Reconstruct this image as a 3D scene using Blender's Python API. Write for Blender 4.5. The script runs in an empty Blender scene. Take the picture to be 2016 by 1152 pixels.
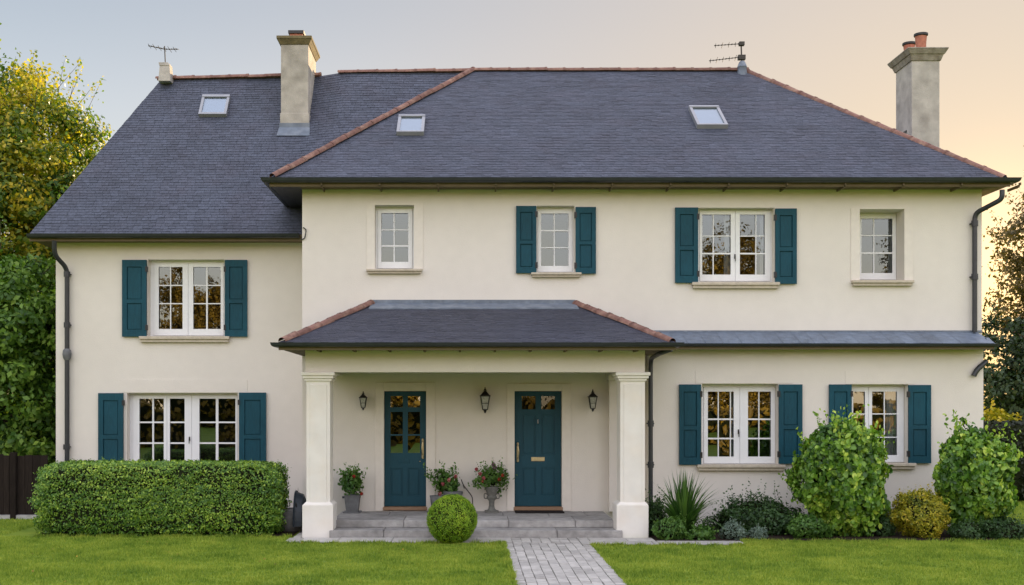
import bpy, math, random
import numpy as np
from mathutils import Vector, Matrix
random.seed(7); RNG = np.random.default_rng(11)
SC = bpy.context.scene
COL = SC.collection
R = math.radians

# ------------------------------------------------------------------ camera, sky, sun, exposure
VPX, VPY, F, D, H = 920.0, 800.0, 2184.0, 19.5, 2.09      # photograph: vanishing point, focal length (px), distance, eye height
cam = bpy.data.cameras.new('camera'); co = bpy.data.objects.new('camera', cam); COL.objects.link(co)
co.location = (0, -D, H); co.rotation_euler = (R(90), 0, 0)
cam.sensor_width = 36; cam.lens = F/2016*36
cam.shift_x = (1008-VPX)/2016; cam.shift_y = (VPY-576)/2016
cam.clip_end = 2000
SC.camera = co

SUN_AZ, SUN_EL = R(25.5), R(5.8)
SKY_POW = .55; SKY_LUM = -.40; SKY_FRONT = (1.75, 1.74, 1.86); SKY_BACK = (7.6, 5.95, 5.65); SKY_LOW = (1.34, 1.30, 1.27)
w = bpy.data.worlds.new('World'); SC.world = w; w.use_nodes = True
nt = w.node_tree; nt.nodes.clear()
sky = nt.nodes.new('ShaderNodeTexSky'); sky.sky_type = 'NISHITA'; sky.sun_disc = False
sky.sun_elevation = SUN_EL; sky.sun_rotation = SUN_AZ
sky.air_density = 1.0; sky.dust_density = 1.6; sky.ozone_density = 1.2; sky.altitude = 50
# the photograph is tone-compressed: soften the sky's range and add unseen sky gain overhead and behind the camera to fill the front
def _n(t): return nt.nodes.new(t)
pre = _n('ShaderNodeVectorMath'); pre.operation = 'SCALE'; pre.inputs['Scale'].default_value = .12
gam = _n('ShaderNodeGamma'); gam.inputs[1].default_value = SKY_POW
tcw = _n('ShaderNodeTexCoord'); sx = _n('ShaderNodeSeparateXYZ')
mr = _n('ShaderNodeMapRange'); mr.interpolation_type = 'SMOOTHSTEP'
mr.inputs[1].default_value = .15; mr.inputs[2].default_value = -.95; mr.inputs[3].default_value = 0; mr.inputs[4].default_value = 1
mixc = _n('ShaderNodeMix'); mixc.data_type = 'RGBA'; mixc.inputs[6].default_value = (*SKY_FRONT, 1); mixc.inputs[7].default_value = (*SKY_BACK, 1)
mul = _n('ShaderNodeVectorMath'); mul.operation = 'MULTIPLY'
bg = _n('ShaderNodeBackground'); bg.inputs[1].default_value = 0.12
out = _n('ShaderNodeOutputWorld'); L_ = nt.links.new
L_(sky.outputs[0], pre.inputs[0]); L_(pre.outputs[0], gam.inputs[0])
sg = _n('ShaderNodeSeparateXYZ'); pw = _n('ShaderNodeMath'); pw.operation = 'POWER'; pw.inputs[1].default_value = SKY_LUM; sc2 = _n('ShaderNodeVectorMath'); sc2.operation = 'SCALE'
L_(pre.outputs[0], sg.inputs[0]); L_(sg.outputs['Y'], pw.inputs[0]); L_(gam.outputs[0], sc2.inputs[0]); L_(pw.outputs[0], sc2.inputs['Scale']); L_(sc2.outputs[0], mul.inputs[0])
L_(tcw.outputs['Generated'], sx.inputs[0]); lo = _n('ShaderNodeMath'); lo.operation = 'MULTIPLY_ADD'; lo.inputs[1].default_value = .55; neg = _n('ShaderNodeMath'); neg.operation = 'MULTIPLY'; neg.inputs[1].default_value = -1
L_(sx.outputs['Z'], neg.inputs[0]); L_(sx.outputs['Y'], lo.inputs[0]); L_(neg.outputs[0], lo.inputs[2]); L_(lo.outputs[0], mr.inputs[0]); L_(mr.outputs[0], mixc.inputs[0]); L_(mixc.outputs[2], mul.inputs[1])
lowr = _n('ShaderNodeMapRange'); lowr.interpolation_type = 'SMOOTHSTEP'; lowr.inputs[1].default_value = .37; lowr.inputs[2].default_value = .20
L_(sx.outputs['Z'], lowr.inputs[0]); lowm = _n('ShaderNodeMix'); lowm.data_type = 'RGBA'; lowm.inputs[6].default_value = (1, 1, 1, 1); lowm.inputs[7].default_value = (*SKY_LOW, 1); 
sv0 = (math.sin(SUN_AZ), math.cos(SUN_AZ), 0)
dh_ = _n('ShaderNodeVectorMath'); dh_.operation = 'DOT_PRODUCT'; dh_.inputs[1].default_value = sv0; L_(tcw.outputs['Generated'], dh_.inputs[0])
aw = _n('ShaderNodeMapRange'); aw.interpolation_type = 'SMOOTHSTEP'; aw.inputs[1].default_value = .78; aw.inputs[2].default_value = .98; aw.inputs[3].default_value = 1; aw.inputs[4].default_value = .10
L_(dh_.outputs['Value'], aw.inputs[0]); lf = _n('ShaderNodeMath'); lf.operation = 'MULTIPLY'; L_(lowr.outputs[0], lf.inputs[0]); L_(aw.outputs[0], lf.inputs[1]); L_(lf.outputs[0], lowm.inputs[0])
mul2 = _n('ShaderNodeVectorMath'); mul2.operation = 'MULTIPLY'; L_(mul.outputs[0], mul2.inputs[0]); L_(lowm.outputs[2], mul2.inputs[1]); 
# aureole of the low sun (the sun disc itself is off)
sv = (math.sin(SUN_AZ)*math.cos(SUN_EL), math.cos(SUN_AZ)*math.cos(SUN_EL), math.sin(SUN_EL))
dt_ = _n('ShaderNodeVectorMath'); dt_.operation = 'DOT_PRODUCT'; dt_.inputs[1].default_value = sv; L_(tcw.outputs['Generated'], dt_.inputs[0])
last = mul2.outputs[0]
for pw_, colr in ((90, (.07, .03, .005)), (420, (3.0, 1.6, .45))):
    p_ = _n('ShaderNodeMath'); p_.operation = 'POWER'; p_.inputs[1].default_value = pw_; mx_ = _n('ShaderNodeMath'); mx_.operation = 'MAXIMUM'; mx_.inputs[1].default_value = 0
    L_(dt_.outputs['Value'], mx_.inputs[0]); L_(mx_.outputs[0], p_.inputs[0])
    s_ = _n('ShaderNodeVectorMath'); s_.operation = 'SCALE'; s_.inputs[0].default_value = colr; L_(p_.outputs[0], s_.inputs['Scale'])
    a_ = _n('ShaderNodeVectorMath'); L_(last, a_.inputs[0]); L_(s_.outputs[0], a_.inputs[1]); last = a_.outputs[0]
L_(last, bg.inputs[0]); L_(bg.outputs[0], out.inputs[0])

sd = bpy.data.lights.new('sun', 'SUN'); so = bpy.data.objects.new('sun', sd); COL.objects.link(so)
sd.energy = 3.5; sd.angle = R(0.6); sd.color = (1.0, 0.72, 0.42)
S = Vector((math.sin(SUN_AZ)*math.cos(SUN_EL), math.cos(SUN_AZ)*math.cos(SUN_EL), math.sin(SUN_EL)))
so.rotation_euler = S.to_track_quat('Z', 'Y').to_euler(); so.location = (20, 40, 20)

SC.view_settings.view_transform = 'Standard'; SC.view_settings.look = 'None'
SC.view_settings.exposure = 1.66; SC.view_settings.gamma = 1
SC.cycles.max_bounces = 8; SC.cycles.transparent_max_bounces = 16
SC.cycles.caustics_reflective = False; SC.cycles.caustics_refractive = False
SC.cycles.use_denoising = True

# ------------------------------------------------------------------ helpers
def P(px, py, Y):
    s = (D+Y)/F
    return Vector(((px-VPX)*s, Y, H+(VPY-py)*s))
def X(px, Y): return (px-VPX)*(D+Y)/F
def Z(py, Y): return H+(VPY-py)*(D+Y)/F

def tag(o, label=None, cat=None, group=None, kind=None):
    if label: o['label'] = label
    if cat: o['category'] = cat
    if group: o['group'] = group
    if kind: o['kind'] = kind
    return o
ORG = {}
def empty(name, loc, label=None, cat=None, group=None):
    o = bpy.data.objects.new(name, None); COL.objects.link(o); o.location = loc
    ORG[o.name] = Vector(loc); o.empty_display_size = .2
    return tag(o, label, cat, group)
def link(o, parent, origin):
    COL.objects.link(o)
    if parent is not None:
        o.parent = parent
        o.location = origin - ORG.get(parent.name, Vector((0,0,0)))
    else:
        o.location = origin
    ORG[o.name] = Vector(origin)
    return o
def copy_tree(o, parent=None):
    c = o.copy(); COL.objects.link(c)
    if parent is not None: c.parent = parent
    for ch in [q for q in bpy.data.objects if q.parent == o]:
        copy_tree(ch, c)
    return c

def smooth_path(pts,r=.1,n=5):
    pts=[Vector(p) for p in pts]; o=[pts[0]]
    for i in range(1,len(pts)-1):
        a,b,c=pts[i-1],pts[i],pts[i+1]; u=(a-b); v=(c-b); rr=min(r,u.length/2,v.length/2); u.normalize(); v.normalize()
        s,e=b+u*rr,b+v*rr
        for k in range(n+1):
            t=k/n; o.append(s*(1-t)**2+b*2*t*(1-t)+e*t*t)
    o.append(pts[-1]); return o
smooth_path_=lambda p: smooth_path(p,.03)

class MB:
    def __init__(self): self.v=[]; self.f=[]; self.m=[]; self.r=[]
    def face(self, pts, m=0, r=None):
        b=len(self.v); self.v += [tuple(p) for p in pts]; self.f.append(tuple(range(b,b+len(pts)))); self.m.append(m)
        self.r.append(random.random() if r is None else r)
    def box(self, x0,x1,y0,y1,z0,z1, m=0, r=None):
        r = random.random() if r is None else r
        b=len(self.v)
        self.v += [(x0,y0,z0),(x1,y0,z0),(x1,y1,z0),(x0,y1,z0),(x0,y0,z1),(x1,y0,z1),(x1,y1,z1),(x0,y1,z1)]
        for q in ((0,1,5,4),(1,2,6,5),(2,3,7,6),(3,0,4,7),(4,5,6,7),(3,2,1,0)):
            self.f.append(tuple(b+i for i in q)); self.m.append(m); self.r.append(r)
    def frus(self, c0, w0, d0, c1, w1, d1, m=0):       # box tapering between two centred rectangles
        b=len(self.v)
        for c,wd,dp in ((c0,w0,d0),(c1,w1,d1)):
            for sx,sy in ((-1,-1),(1,-1),(1,1),(-1,1)):
                self.v.append((c[0]+sx*wd/2, c[1]+sy*dp/2, c[2]))
        for q in ((0,1,5,4),(1,2,6,5),(2,3,7,6),(3,0,4,7),(4,5,6,7),(3,2,1,0)):
            self.f.append(tuple(b+i for i in q)); self.m.append(m); self.r.append(.5)
    def slab(self, x0,x1,z0,z1,yf,yb,holes=(), m=0):   # upright board with rectangular holes
        xs=sorted({x0,x1,*[h[0] for h in holes],*[h[1] for h in holes]}); xs=[x for x in xs if x0<=x<=x1]
        zs=sorted({z0,z1,*[h[2] for h in holes],*[h[3] for h in holes]}); zs=[z for z in zs if z0<=z<=z1]
        inh=lambda cx,cz: any(h[0]<cx<h[1] and h[2]<cz<h[3] for h in holes)
        for a,b in zip(xs,xs[1:]):
            for c,d in zip(zs,zs[1:]):
                if inh((a+b)/2,(c+d)/2): continue
                self.face([(a,yf,c),(b,yf,c),(b,yf,d),(a,yf,d)],m,.5)
                if yb is not None: self.face([(b,yb,c),(a,yb,c),(a,yb,d),(b,yb,d)],m,.5)
        if yb is not None: self.ring(x0,x1,z0,z1,yf,yb,1,m)
        for h in holes:
            self.ring(*h[:4],yf,yb if yb is not None else yf+h[4],-1,m)
    def ring(self,x0,x1,z0,z1,yf,yb,s,m=0):
        q=[(x0,z0),(x1,z0),(x1,z1),(x0,z1)]
        for i in range(4):
            a,b=q[i],q[(i+1)%4]
            pts=[(a[0],yf,a[1]),(a[0],yb,a[1]),(b[0],yb,b[1]),(b[0],yf,b[1])]
            self.face(pts if s>0 else pts[::-1],m,.5)
    def tube(self, pts, rad, n=8, m=0, cap=True):
        pts=[Vector(p) for p in pts]; rads=rad if isinstance(rad,(list,tuple)) else [rad]*len(pts)
        base=len(self.v); up=Vector((0,0,1)); prev=None
        for i,p in enumerate(pts):
            t=(pts[min(i+1,len(pts)-1)]-pts[max(i-1,0)]).normalized()
            if prev is None:
                a=t.cross(up)
                if a.length<.05: a=t.cross(Vector((1,0,0)))
            else: a=prev-t*prev.dot(t)
            a.normalize(); prev=a; b=t.cross(a)
            for k in range(n):
                an=2*math.pi*k/n
                self.v.append(tuple(p+(a*math.cos(an)+b*math.sin(an))*rads[i]))
        for i in range(len(pts)-1):
            for k in range(n):
                k2=(k+1)%n
                self.f.append((base+i*n+k,base+i*n+k2,base+(i+1)*n+k2,base+(i+1)*n+k)); self.m.append(m); self.r.append(.5)
        if cap:
            self.f.append(tuple(base+k for k in range(n))[::-1]); self.m.append(m); self.r.append(.5)
            self.f.append(tuple(base+(len(pts)-1)*n+k for k in range(n))); self.m.append(m); self.r.append(.5)
    def lathe(self, prof, c, n=20, m=0):
        base=len(self.v)
        for r,z in prof:
            for k in range(n):
                a=2*math.pi*k/n; self.v.append((c[0]+r*math.cos(a),c[1]+r*math.sin(a),c[2]+z))
        for i in range(len(prof)-1):
            for k in range(n):
                k2=(k+1)%n
                self.f.append((base+i*n+k,base+i*n+k2,base+(i+1)*n+k2,base+(i+1)*n+k)); self.m.append(m); self.r.append(.5)
        self.f.append(tuple(base+k for k in range(n))[::-1]); self.m.append(m); self.r.append(.5)
        self.f.append(tuple(base+(len(prof)-1)*n+k for k in range(n))); self.m.append(m); self.r.append(.5)
    def sweep(self, path, prof, m=0):                 # profile (out, up) along a level path, mitred; out = right of travel
        path=[Vector(p) for p in path]; base=len(self.v); n=len(prof)
        for i,p in enumerate(path):
            ns=[]
            for a,b in ((i-1,i),(i,i+1)):
                if 0<=a and b<len(path):
                    t=path[b]-path[a]; t.z=0; t.normalize(); ns.append(Vector((t.y,-t.x,0)))
            nn=sum(ns,Vector())/len(ns); nn=nn/ max(nn.length_squared,.2)
            for o,u in prof: self.v.append((p.x+nn.x*o,p.y+nn.y*o,p.z+u))
        for i in range(len(path)-1):
            for k in range(n-1):
                self.f.append((base+i*n+k,base+(i+1)*n+k,base+(i+1)*n+k+1,base+i*n+k+1)); self.m.append(m); self.r.append(.5)
        for i in (0,len(path)-1):
            self.f.append(tuple(base+i*n+k for k in range(n))); self.m.append(m); self.r.append(.5)
    def build(self, name, mats, parent=None, smooth=False, bevel=0, origin=None):
        mats = mats if isinstance(mats,(list,tuple)) else [mats]
        V=np.array(self.v,dtype=np.float64)
        if origin is None:
            lo,hi=V.min(0),V.max(0); origin=Vector(((lo[0]+hi[0])/2,(lo[1]+hi[1])/2,lo[2]))
        origin=Vector(origin)
        me=bpy.data.meshes.new(name); me.from_pydata([tuple(x) for x in (V-np.array(origin))],[],self.f)
        for q in mats: me.materials.append(q)
        me.polygons.foreach_set('material_index',self.m)
        at=me.attributes.new('rnd','FLOAT','FACE'); at.data.foreach_set('value',self.r)
        if smooth: me.shade_smooth() if hasattr(me,'shade_smooth') else None
        o=bpy.data.objects.new(name,me); link(o,parent,origin)
        if smooth:
            me.set_sharp_from_angle(angle=R(40))
        if bevel:
            b=o.modifiers.new('bevel','BEVEL'); b.width=bevel; b.segments=2; b.limit_method='ANGLE'; b.angle_limit=R(50)
        return o

def fast_mesh(name, V, Fc, rnd, mats, parent=None, origin=(0,0,0), mi=None, smooth=False):
    V=np.asarray(V,dtype=np.float32)-np.array(origin,dtype=np.float32); Fc=np.asarray(Fc,dtype=np.int32)
    k=Fc.shape[1]; me=bpy.data.meshes.new(name)
    me.vertices.add(len(V)); me.vertices.foreach_set('co',V.ravel())
    me.loops.add(Fc.size); me.loops.foreach_set('vertex_index',Fc.ravel())
    me.polygons.add(len(Fc)); me.polygons.foreach_set('loop_start',np.arange(0,Fc.size,k,dtype=np.int32))
    me.polygons.foreach_set('loop_total',np.full(len(Fc),k,dtype=np.int32))
    for q in (mats if isinstance(mats,(list,tuple)) else [mats]): me.materials.append(q)
    if mi is not None: me.polygons.foreach_set('material_index',np.asarray(mi,dtype=np.int32))
    me.update(calc_edges=True)
    at=me.attributes.new('rnd','FLOAT','FACE'); at.data.foreach_set('value',np.asarray(rnd,dtype=np.float32))
    o=bpy.data.objects.new(name,me); link(o,parent,Vector(origin))
    return o

# ------------------------------------------------------------------ materials
def node_mat(name):
    m=bpy.data.materials.new(name); m.use_nodes=True; n=m.node_tree.nodes; l=m.node_tree.links
    return m,n,l,n['Principled BSDF']
def make(name, base, rough=.6, var=.12, scale=6, bump=0, bscale=60, spec=.4, metal=0, rnd=0, stretch=(1,1,1), detail=5, var2=0, scale2=.8, tint=None):
    """base colour times (1 +- noise), optional per-face variation, optional bump"""
    m,n,l,p=node_mat(name)
    tc=n.new('ShaderNodeTexCoord'); mp=n.new('ShaderNodeMapping'); mp.inputs['Scale'].default_value=stretch
    geo=n.new('ShaderNodeNewGeometry'); l.new(geo.outputs['Position'],mp.inputs['Vector'])
    no=n.new('ShaderNodeTexNoise'); no.inputs['Scale'].default_value=scale; no.inputs['Detail'].default_value=detail
    l.new(mp.outputs[0],no.inputs['Vector'])
    mr=n.new('ShaderNodeMapRange'); mr.inputs[1].default_value=.25; mr.inputs[2].default_value=.75
    mr.inputs[3].default_value=1-var; mr.inputs[4].default_value=1+var; l.new(no.outputs['Fac'],mr.inputs[0])
    val=mr.outputs[0]
    def mul(a,b):
        q=n.new('ShaderNodeMath'); q.operation='MULTIPLY'; l.new(a,q.inputs[0]); l.new(b,q.inputs[1]); return q.outputs[0]
    if var2:
        n2=n.new('ShaderNodeTexNoise'); n2.inputs['Scale'].default_value=scale2; n2.inputs['Detail'].default_value=3
        l.new(geo.outputs['Position'],n2.inputs['Vector'])
        m2=n.new('ShaderNodeMapRange'); m2.inputs[1].default_value=.3; m2.inputs[2].default_value=.7
        m2.inputs[3].default_value=1-var2; m2.inputs[4].default_value=1+var2; l.new(n2.outputs['Fac'],m2.inputs[0]); val=mul(val,m2.outputs[0])
    if rnd:
        a=n.new('ShaderNodeAttribute'); a.attribute_name='rnd'
        m3=n.new('ShaderNodeMapRange'); m3.inputs[3].default_value=1-rnd; m3.inputs[4].default_value=1+rnd
        l.new(a.outputs['Fac'],m3.inputs[0]); val=mul(val,m3.outputs[0])
    mx=n.new('ShaderNodeMix'); mx.data_type='RGBA'; mx.blend_type='MULTIPLY'; mx.inputs[0].default_value=1
    mx.inputs[6].default_value=(*base,1)
    if tint:
        tm=n.new('ShaderNodeMix'); tm.data_type='RGBA'; tm.inputs[6].default_value=(*base,1); tm.inputs[7].default_value=(*tint,1)
        nn=n.new('ShaderNodeTexNoise'); nn.inputs['Scale'].default_value=scale2*1.7; nn.inputs['Detail'].default_value=6
        l.new(geo.outputs['Position'],nn.inputs['Vector'])
        rr=n.new('ShaderNodeMapRange'); rr.inputs[1].default_value=.45; rr.inputs[2].default_value=.75; l.new(nn.outputs['Fac'],rr.inputs[0])
        l.new(rr.outputs[0],tm.inputs[0]); l.new(tm.outputs[2],mx.inputs[6])
    l.new(val,mx.inputs[7]); l.new(mx.outputs[2],p.inputs['Base Color'])
    p.inputs['Roughness'].default_value=rough; p.inputs['Specular IOR Level'].default_value=spec; p.inputs['Metallic'].default_value=metal
    if bump:
        nb=n.new('ShaderNodeTexNoise'); nb.inputs['Scale'].default_value=bscale; nb.inputs['Detail'].default_value=6
        l.new(mp.outputs[0],nb.inputs['Vector'])
        bp=n.new('ShaderNodeBump'); bp.inputs['Strength'].default_value=bump; bp.inputs['Distance'].default_value=.02
        l.new(nb.outputs['Fac'],bp.inputs['Height']); l.new(bp.outputs[0],p.inputs['Normal'])
    return m
def leaf(name, cols, trans=.35, rough=.45, spec=.35, tcol=(1.1,1.25,.5)):
    m,n,l,p=node_mat(name)
    a=n.new('ShaderNodeAttribute'); a.attribute_name='rnd'
    cr=n.new('ShaderNodeValToRGB'); e=cr.color_ramp.elements
    while len(e)<len(cols): e.new(.5)
    for i,c in enumerate(cols): e[i].position=i/(len(cols)-1); e[i].color=(*c,1)
    l.new(a.outputs['Fac'],cr.inputs[0]); l.new(cr.outputs[0],p.inputs['Base Color'])
    p.inputs['Roughness'].default_value=rough; p.inputs['Specular IOR Level'].default_value=spec
    t=n.new('ShaderNodeBsdfTranslucent'); mt=n.new('ShaderNodeMix'); mt.data_type='RGBA'; mt.blend_type='MULTIPLY'; mt.inputs[0].default_value=1
    l.new(cr.outputs[0],mt.inputs[6]); mt.inputs[7].default_value=(*tcol,1); l.new(mt.outputs[2],t.inputs['Color'])
    mx=n.new('ShaderNodeMixShader'); mx.inputs[0].default_value=trans
    l.new(p.outputs[0],mx.inputs[1]); l.new(t.outputs[0],mx.inputs[2]); l.new(mx.outputs[0],n['Material Output'].inputs[0])
    return m
def glass(name, refl=.42, tint=(.75,.8,.82), wav=.006):
    m,n,l,p=node_mat(name); n.remove(p)
    g=n.new('ShaderNodeBsdfGlossy'); g.inputs['Roughness'].default_value=.0; g.inputs['Color'].default_value=(.80,.92,1.0,1)
    t=n.new('ShaderNodeBsdfTransparent'); t.inputs[0].default_value=(*tint,1)
    geo=n.new('ShaderNodeNewGeometry'); no=n.new('ShaderNodeTexNoise'); no.inputs['Scale'].default_value=2.2; no.inputs['Detail'].default_value=1
    l.new(geo.outputs['Position'],no.inputs['Vector'])
    b=n.new('ShaderNodeBump'); b.inputs['Strength'].default_value=wav; b.inputs['Distance'].default_value=.05
    l.new(no.outputs['Fac'],b.inputs['Height']); l.new(b.outputs[0],g.inputs['Normal'])
    lw=n.new('ShaderNodeFresnel'); lw.inputs['IOR'].default_value=1.5
    ad=n.new('ShaderNodeMath'); ad.operation='ADD'; ad.use_clamp=True; l.new(lw.outputs[0],ad.inputs[0]); ad.inputs[1].default_value=refl-.04
    mx=n.new('ShaderNodeMixShader'); l.new(ad.outputs[0],mx.inputs[0]); l.new(t.outputs[0],mx.inputs[1]); l.new(g.outputs[0],mx.inputs[2])
    l.new(mx.outputs[0],n['Material Output'].inputs[0]); return m

STUCCO=make('cream_render',(.74,.695,.635),.88,.022,5,.22,60,.12,var2=.03,scale2=.5,tint=(.715,.67,.61))
TRIM=make('cream_trim',(.75,.70,.635),.8,.04,9,.1,80,.2)
COLW=make('column_paint',(.78,.75,.70),.75,.05,4,.1,60,.25,tint=(.76,.70,.62),scale2=1.5)
SILL=make('stone_sill',(.52,.46,.37),.8,.15,14,.15,90,.2)
WHITE=make('white_frame_paint',(.80,.81,.83),.4,.03,8,0,60,.4)
TEAL=make('teal_paint',(.006,.060,.088),.6,.2,12,.2,40,.25,var2=.14,scale2=1.4,stretch=(6,6,.6))
TEALD=make('teal_door_paint',(.007,.060,.090),.5,.12,10,.08,40,.3,stretch=(6,6,.6))
SLATE=make('roof_slate',(.062,.072,.101),.6,.30,22,.4,45,.35,rnd=.17,var2=.14,scale2=1.1,tint=(.064,.068,.094))
SLATEB=make('porch_slate',(.055,.060,.084),.55,.28,24,.4,45,.35,rnd=.15,var2=.14,scale2=.8)
LEAD=make('lead_flashing',(.125,.155,.20),.5,.2,7,.2,20,.5,tint=(.20,.23,.27),scale2=3)
LEADS=make('lean_to_slate',(.125,.16,.215),.5,.25,9,.3,30,.45,rnd=.12,var2=.12,scale2=2)
TERRA=make('terracotta_tile',(.195,.105,.085),.8,.25,16,.3,60,.2,rnd=.2,tint=(.30,.19,.14),scale2=4)
TERRA2=make('clay_pot',(.42,.17,.115),.8,.2,14,.2,60,.2)
GUT=make('gutter_zinc',(.028,.031,.037),.4,.2,10,0,60,.5)
SOFF=make('soffit_board',(.16,.125,.08),.8,.1,8,0,60,.2)
CHIM=make('chimney_render',(.43,.40,.35),.9,.2,5,.4,50,.15,var2=.15,scale2=1.7,tint=(.35,.325,.28))
CHIM2=make('chimney_render_grey',(.45,.425,.385),.9,.2,5,.4,50,.15,var2=.15,scale2=1.7,tint=(.37,.345,.31))
CAPM=make('chimney_cap_stone',(.17,.14,.075),.9,.3,8,.5,40,.15,tint=(.14,.125,.08),scale2=3)
CAPM2=make('chimney_cap_grey',(.30,.275,.23),.9,.3,8,.5,40,.15,tint=(.2,.17,.13),scale2=3)
BLACK=make('dark_iron',(.012,.012,.013),.45,.2,20,0,60,.5)
IRON=make('antenna_metal',(.07,.065,.06),.75,.3,30,0,60,.2)
ALU=make('skylight_frame_metal',(.30,.31,.33),.4,.1,10,0,60,.5,.3)
SKYF=make('skylight_blind',(.45,.50,.58),.6,.03,5)
BRASS=make('aged_brass',(.55,.46,.28),.35,.15,20,0,60,.5,.7)
WOODT=make('threshold_wood',(.30,.19,.12),.7,.2,20,.2,40,.2,stretch=(1,6,6))
STONE=make('step_stone',(.35,.338,.325),.85,.25,8,.6,35,.2,rnd=.14,var2=.22,scale2=2.2)
PAVE=make('paver_stone',(.41,.392,.36),.85,.18,12,.35,60,.2,rnd=.16,var2=.10,scale2=1.1)
JOINT=make('joint_sand',(.09,.085,.075),.95,.3,30,.2,90,.1)
SOIL=make('bed_soil',(.035,.025,.018),.95,.4,18,.8,25,.1)
INT=make('room_wall',(.07,.055,.045),.9,.1,3)
CURT=make('curtain_cloth',(.62,.62,.62),.9,.05,6)
POTG=make('grey_planter',(.15,.155,.16),.8,.25,14,.3,40,.2)
URNS=make('weathered_urn_stone',(.15,.15,.135),.9,.35,18,.5,40,.2)
BARK=make('tree_bark',(.075,.055,.04),.9,.35,9,.7,14,.1,stretch=(1,1,.3))
FENCE=make('fence_board_wood',(.024,.018,.015),.9,.3,10,.3,30,.1,rnd=.3,stretch=(5,5,.5))
MATM=make('doormat_fibre',(.03,.026,.025),.95,.3,60,.5,200,.1)
PLAS=make('dark_plastic',(.025,.035,.048),.4,.15,8)
TUBG=make('grey_stone_tub',(.22,.215,.21),.85,.2,12,.3,50,.2)
GLASS=glass('window_glass',.145)
GLASSG=glass('ground_floor_glass',.22)
GLASSK=glass('solid_door_glass',.06,(.4,.4,.4),.012)
GLASSD=glass('door_glass',.24,(.55,.55,.55),.012)
GLASSS=glass('skylight_glass',.25,(.8,.85,.9),.02)
LANG=make('lantern_glass',(.42,.42,.40),.25,.3,30,0,60,.5)

# foliage colours
L_HEDGE=leaf('hedge_leaf',[(.025,.08,.014),(.085,.20,.026),(.19,.33,.038),(.44,.58,.075)],.2,.4,.4)
L_BALL=leaf('box_leaf',[(.06,.15,.010),(.15,.30,.016),(.29,.45,.026),(.46,.58,.05)],.30)
L_BUSH=leaf('broad_leaf',[(.03,.09,.013),(.095,.215,.024),(.215,.385,.04),(.54,.66,.10)],.24,.4,.45)
L_YEL=leaf('golden_leaf',[(.08,.12,.012),(.26,.27,.02),(.48,.42,.03),(.62,.46,.05)],.3)
L_DARK=leaf('dark_perennial_leaf',[(.02,.05,.018),(.045,.10,.03),(.08,.15,.045)],.3)
L_GREY=leaf('grey_green_leaf',[(.08,.13,.10),(.14,.20,.155),(.22,.29,.24)],.25)
L_MID=leaf('mound_leaf',[(.035,.10,.018),(.08,.18,.03),(.14,.26,.045)],.3)
L_BLADE=leaf('sword_leaf',[(.03,.08,.018),(.065,.15,.03),(.12,.22,.05)],.3,.35,.45)
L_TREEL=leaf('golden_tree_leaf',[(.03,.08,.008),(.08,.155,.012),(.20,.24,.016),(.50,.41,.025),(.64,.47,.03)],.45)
L_TREED=leaf('deep_green_tree_leaf',[(.018,.055,.009),(.06,.14,.02),(.15,.27,.035),(.33,.47,.07)],.35)
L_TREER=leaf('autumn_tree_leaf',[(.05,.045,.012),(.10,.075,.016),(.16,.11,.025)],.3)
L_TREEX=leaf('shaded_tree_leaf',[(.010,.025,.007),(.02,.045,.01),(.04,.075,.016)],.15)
L_BACK=leaf('far_tree_leaf',[(.10,.07,.012),(.29,.18,.02),(.50,.31,.03)],.2)
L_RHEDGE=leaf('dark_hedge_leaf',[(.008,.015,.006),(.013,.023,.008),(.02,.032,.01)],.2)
CORE=make('twig_core',(.018,.022,.010),.95,.4,12,.5,20,.05)
F_RED=leaf('red_petal',[(.25,.02,.015),(.45,.05,.03),(.55,.12,.05)],.3)
F_PINK=leaf('pink_petal',[(.30,.05,.07),(.45,.10,.12),(.55,.22,.2)],.3)
F_PURP=leaf('purple_petal',[(.12,.03,.14),(.28,.10,.25),(.35,.2,.3)],.3)

# grass colour mixes per blade tint with broad patches of drier and lusher turf
def grass_mat():
    m,n,l,p=node_mat('lawn_grass')
    a=n.new('ShaderNodeAttribute'); a.attribute_name='rnd'
    geo=n.new('ShaderNodeNewGeometry'); no=n.new('ShaderNodeTexNoise'); no.inputs['Scale'].default_value=1.3; no.inputs['Detail'].default_value=9; no.inputs['Roughness'].default_value=.68
    l.new(geo.outputs['Position'],no.inputs['Vector'])
    ad=n.new('ShaderNodeMath'); ad.operation='MULTIPLY_ADD'; l.new(no.outputs['Fac'],ad.inputs[0]); ad.inputs[1].default_value=1.6; ad.inputs[2].default_value=-.56
    a2=n.new('ShaderNodeMath'); a2.operation='MULTIPLY_ADD'; l.new(a.outputs['Fac'],a2.inputs[0]); a2.inputs[1].default_value=.55; l.new(ad.outputs[0],a2.inputs[2])
    cr=n.new('ShaderNodeValToRGB'); e=cr.color_ramp.elements
    e[0].position=.05; e[0].color=(.085,.18,.018,1); e[1].position=.95; e[1].color=(.44,.49,.075,1)
    x=e.new(.5); x.color=(.25,.355,.04,1)
    l.new(a2.outputs[0],cr.inputs[0]); l.new(cr.outputs[0],p.inputs['Base Color']); p.inputs['Roughness'].default_value=.6; p.inputs['Specular IOR Level'].default_value=.2
    t=n.new('ShaderNodeBsdfTranslucent'); l.new(cr.outputs[0],t.inputs[0])
    mx=n.new('ShaderNodeMixShader'); mx.inputs[0].default_value=.3; l.new(p.outputs[0],mx.inputs[1]); l.new(t.outputs[0],mx.inputs[2]); l.new(mx.outputs[0],n['Material Output'].inputs[0])
    return m
GRASS=grass_mat()

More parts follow.
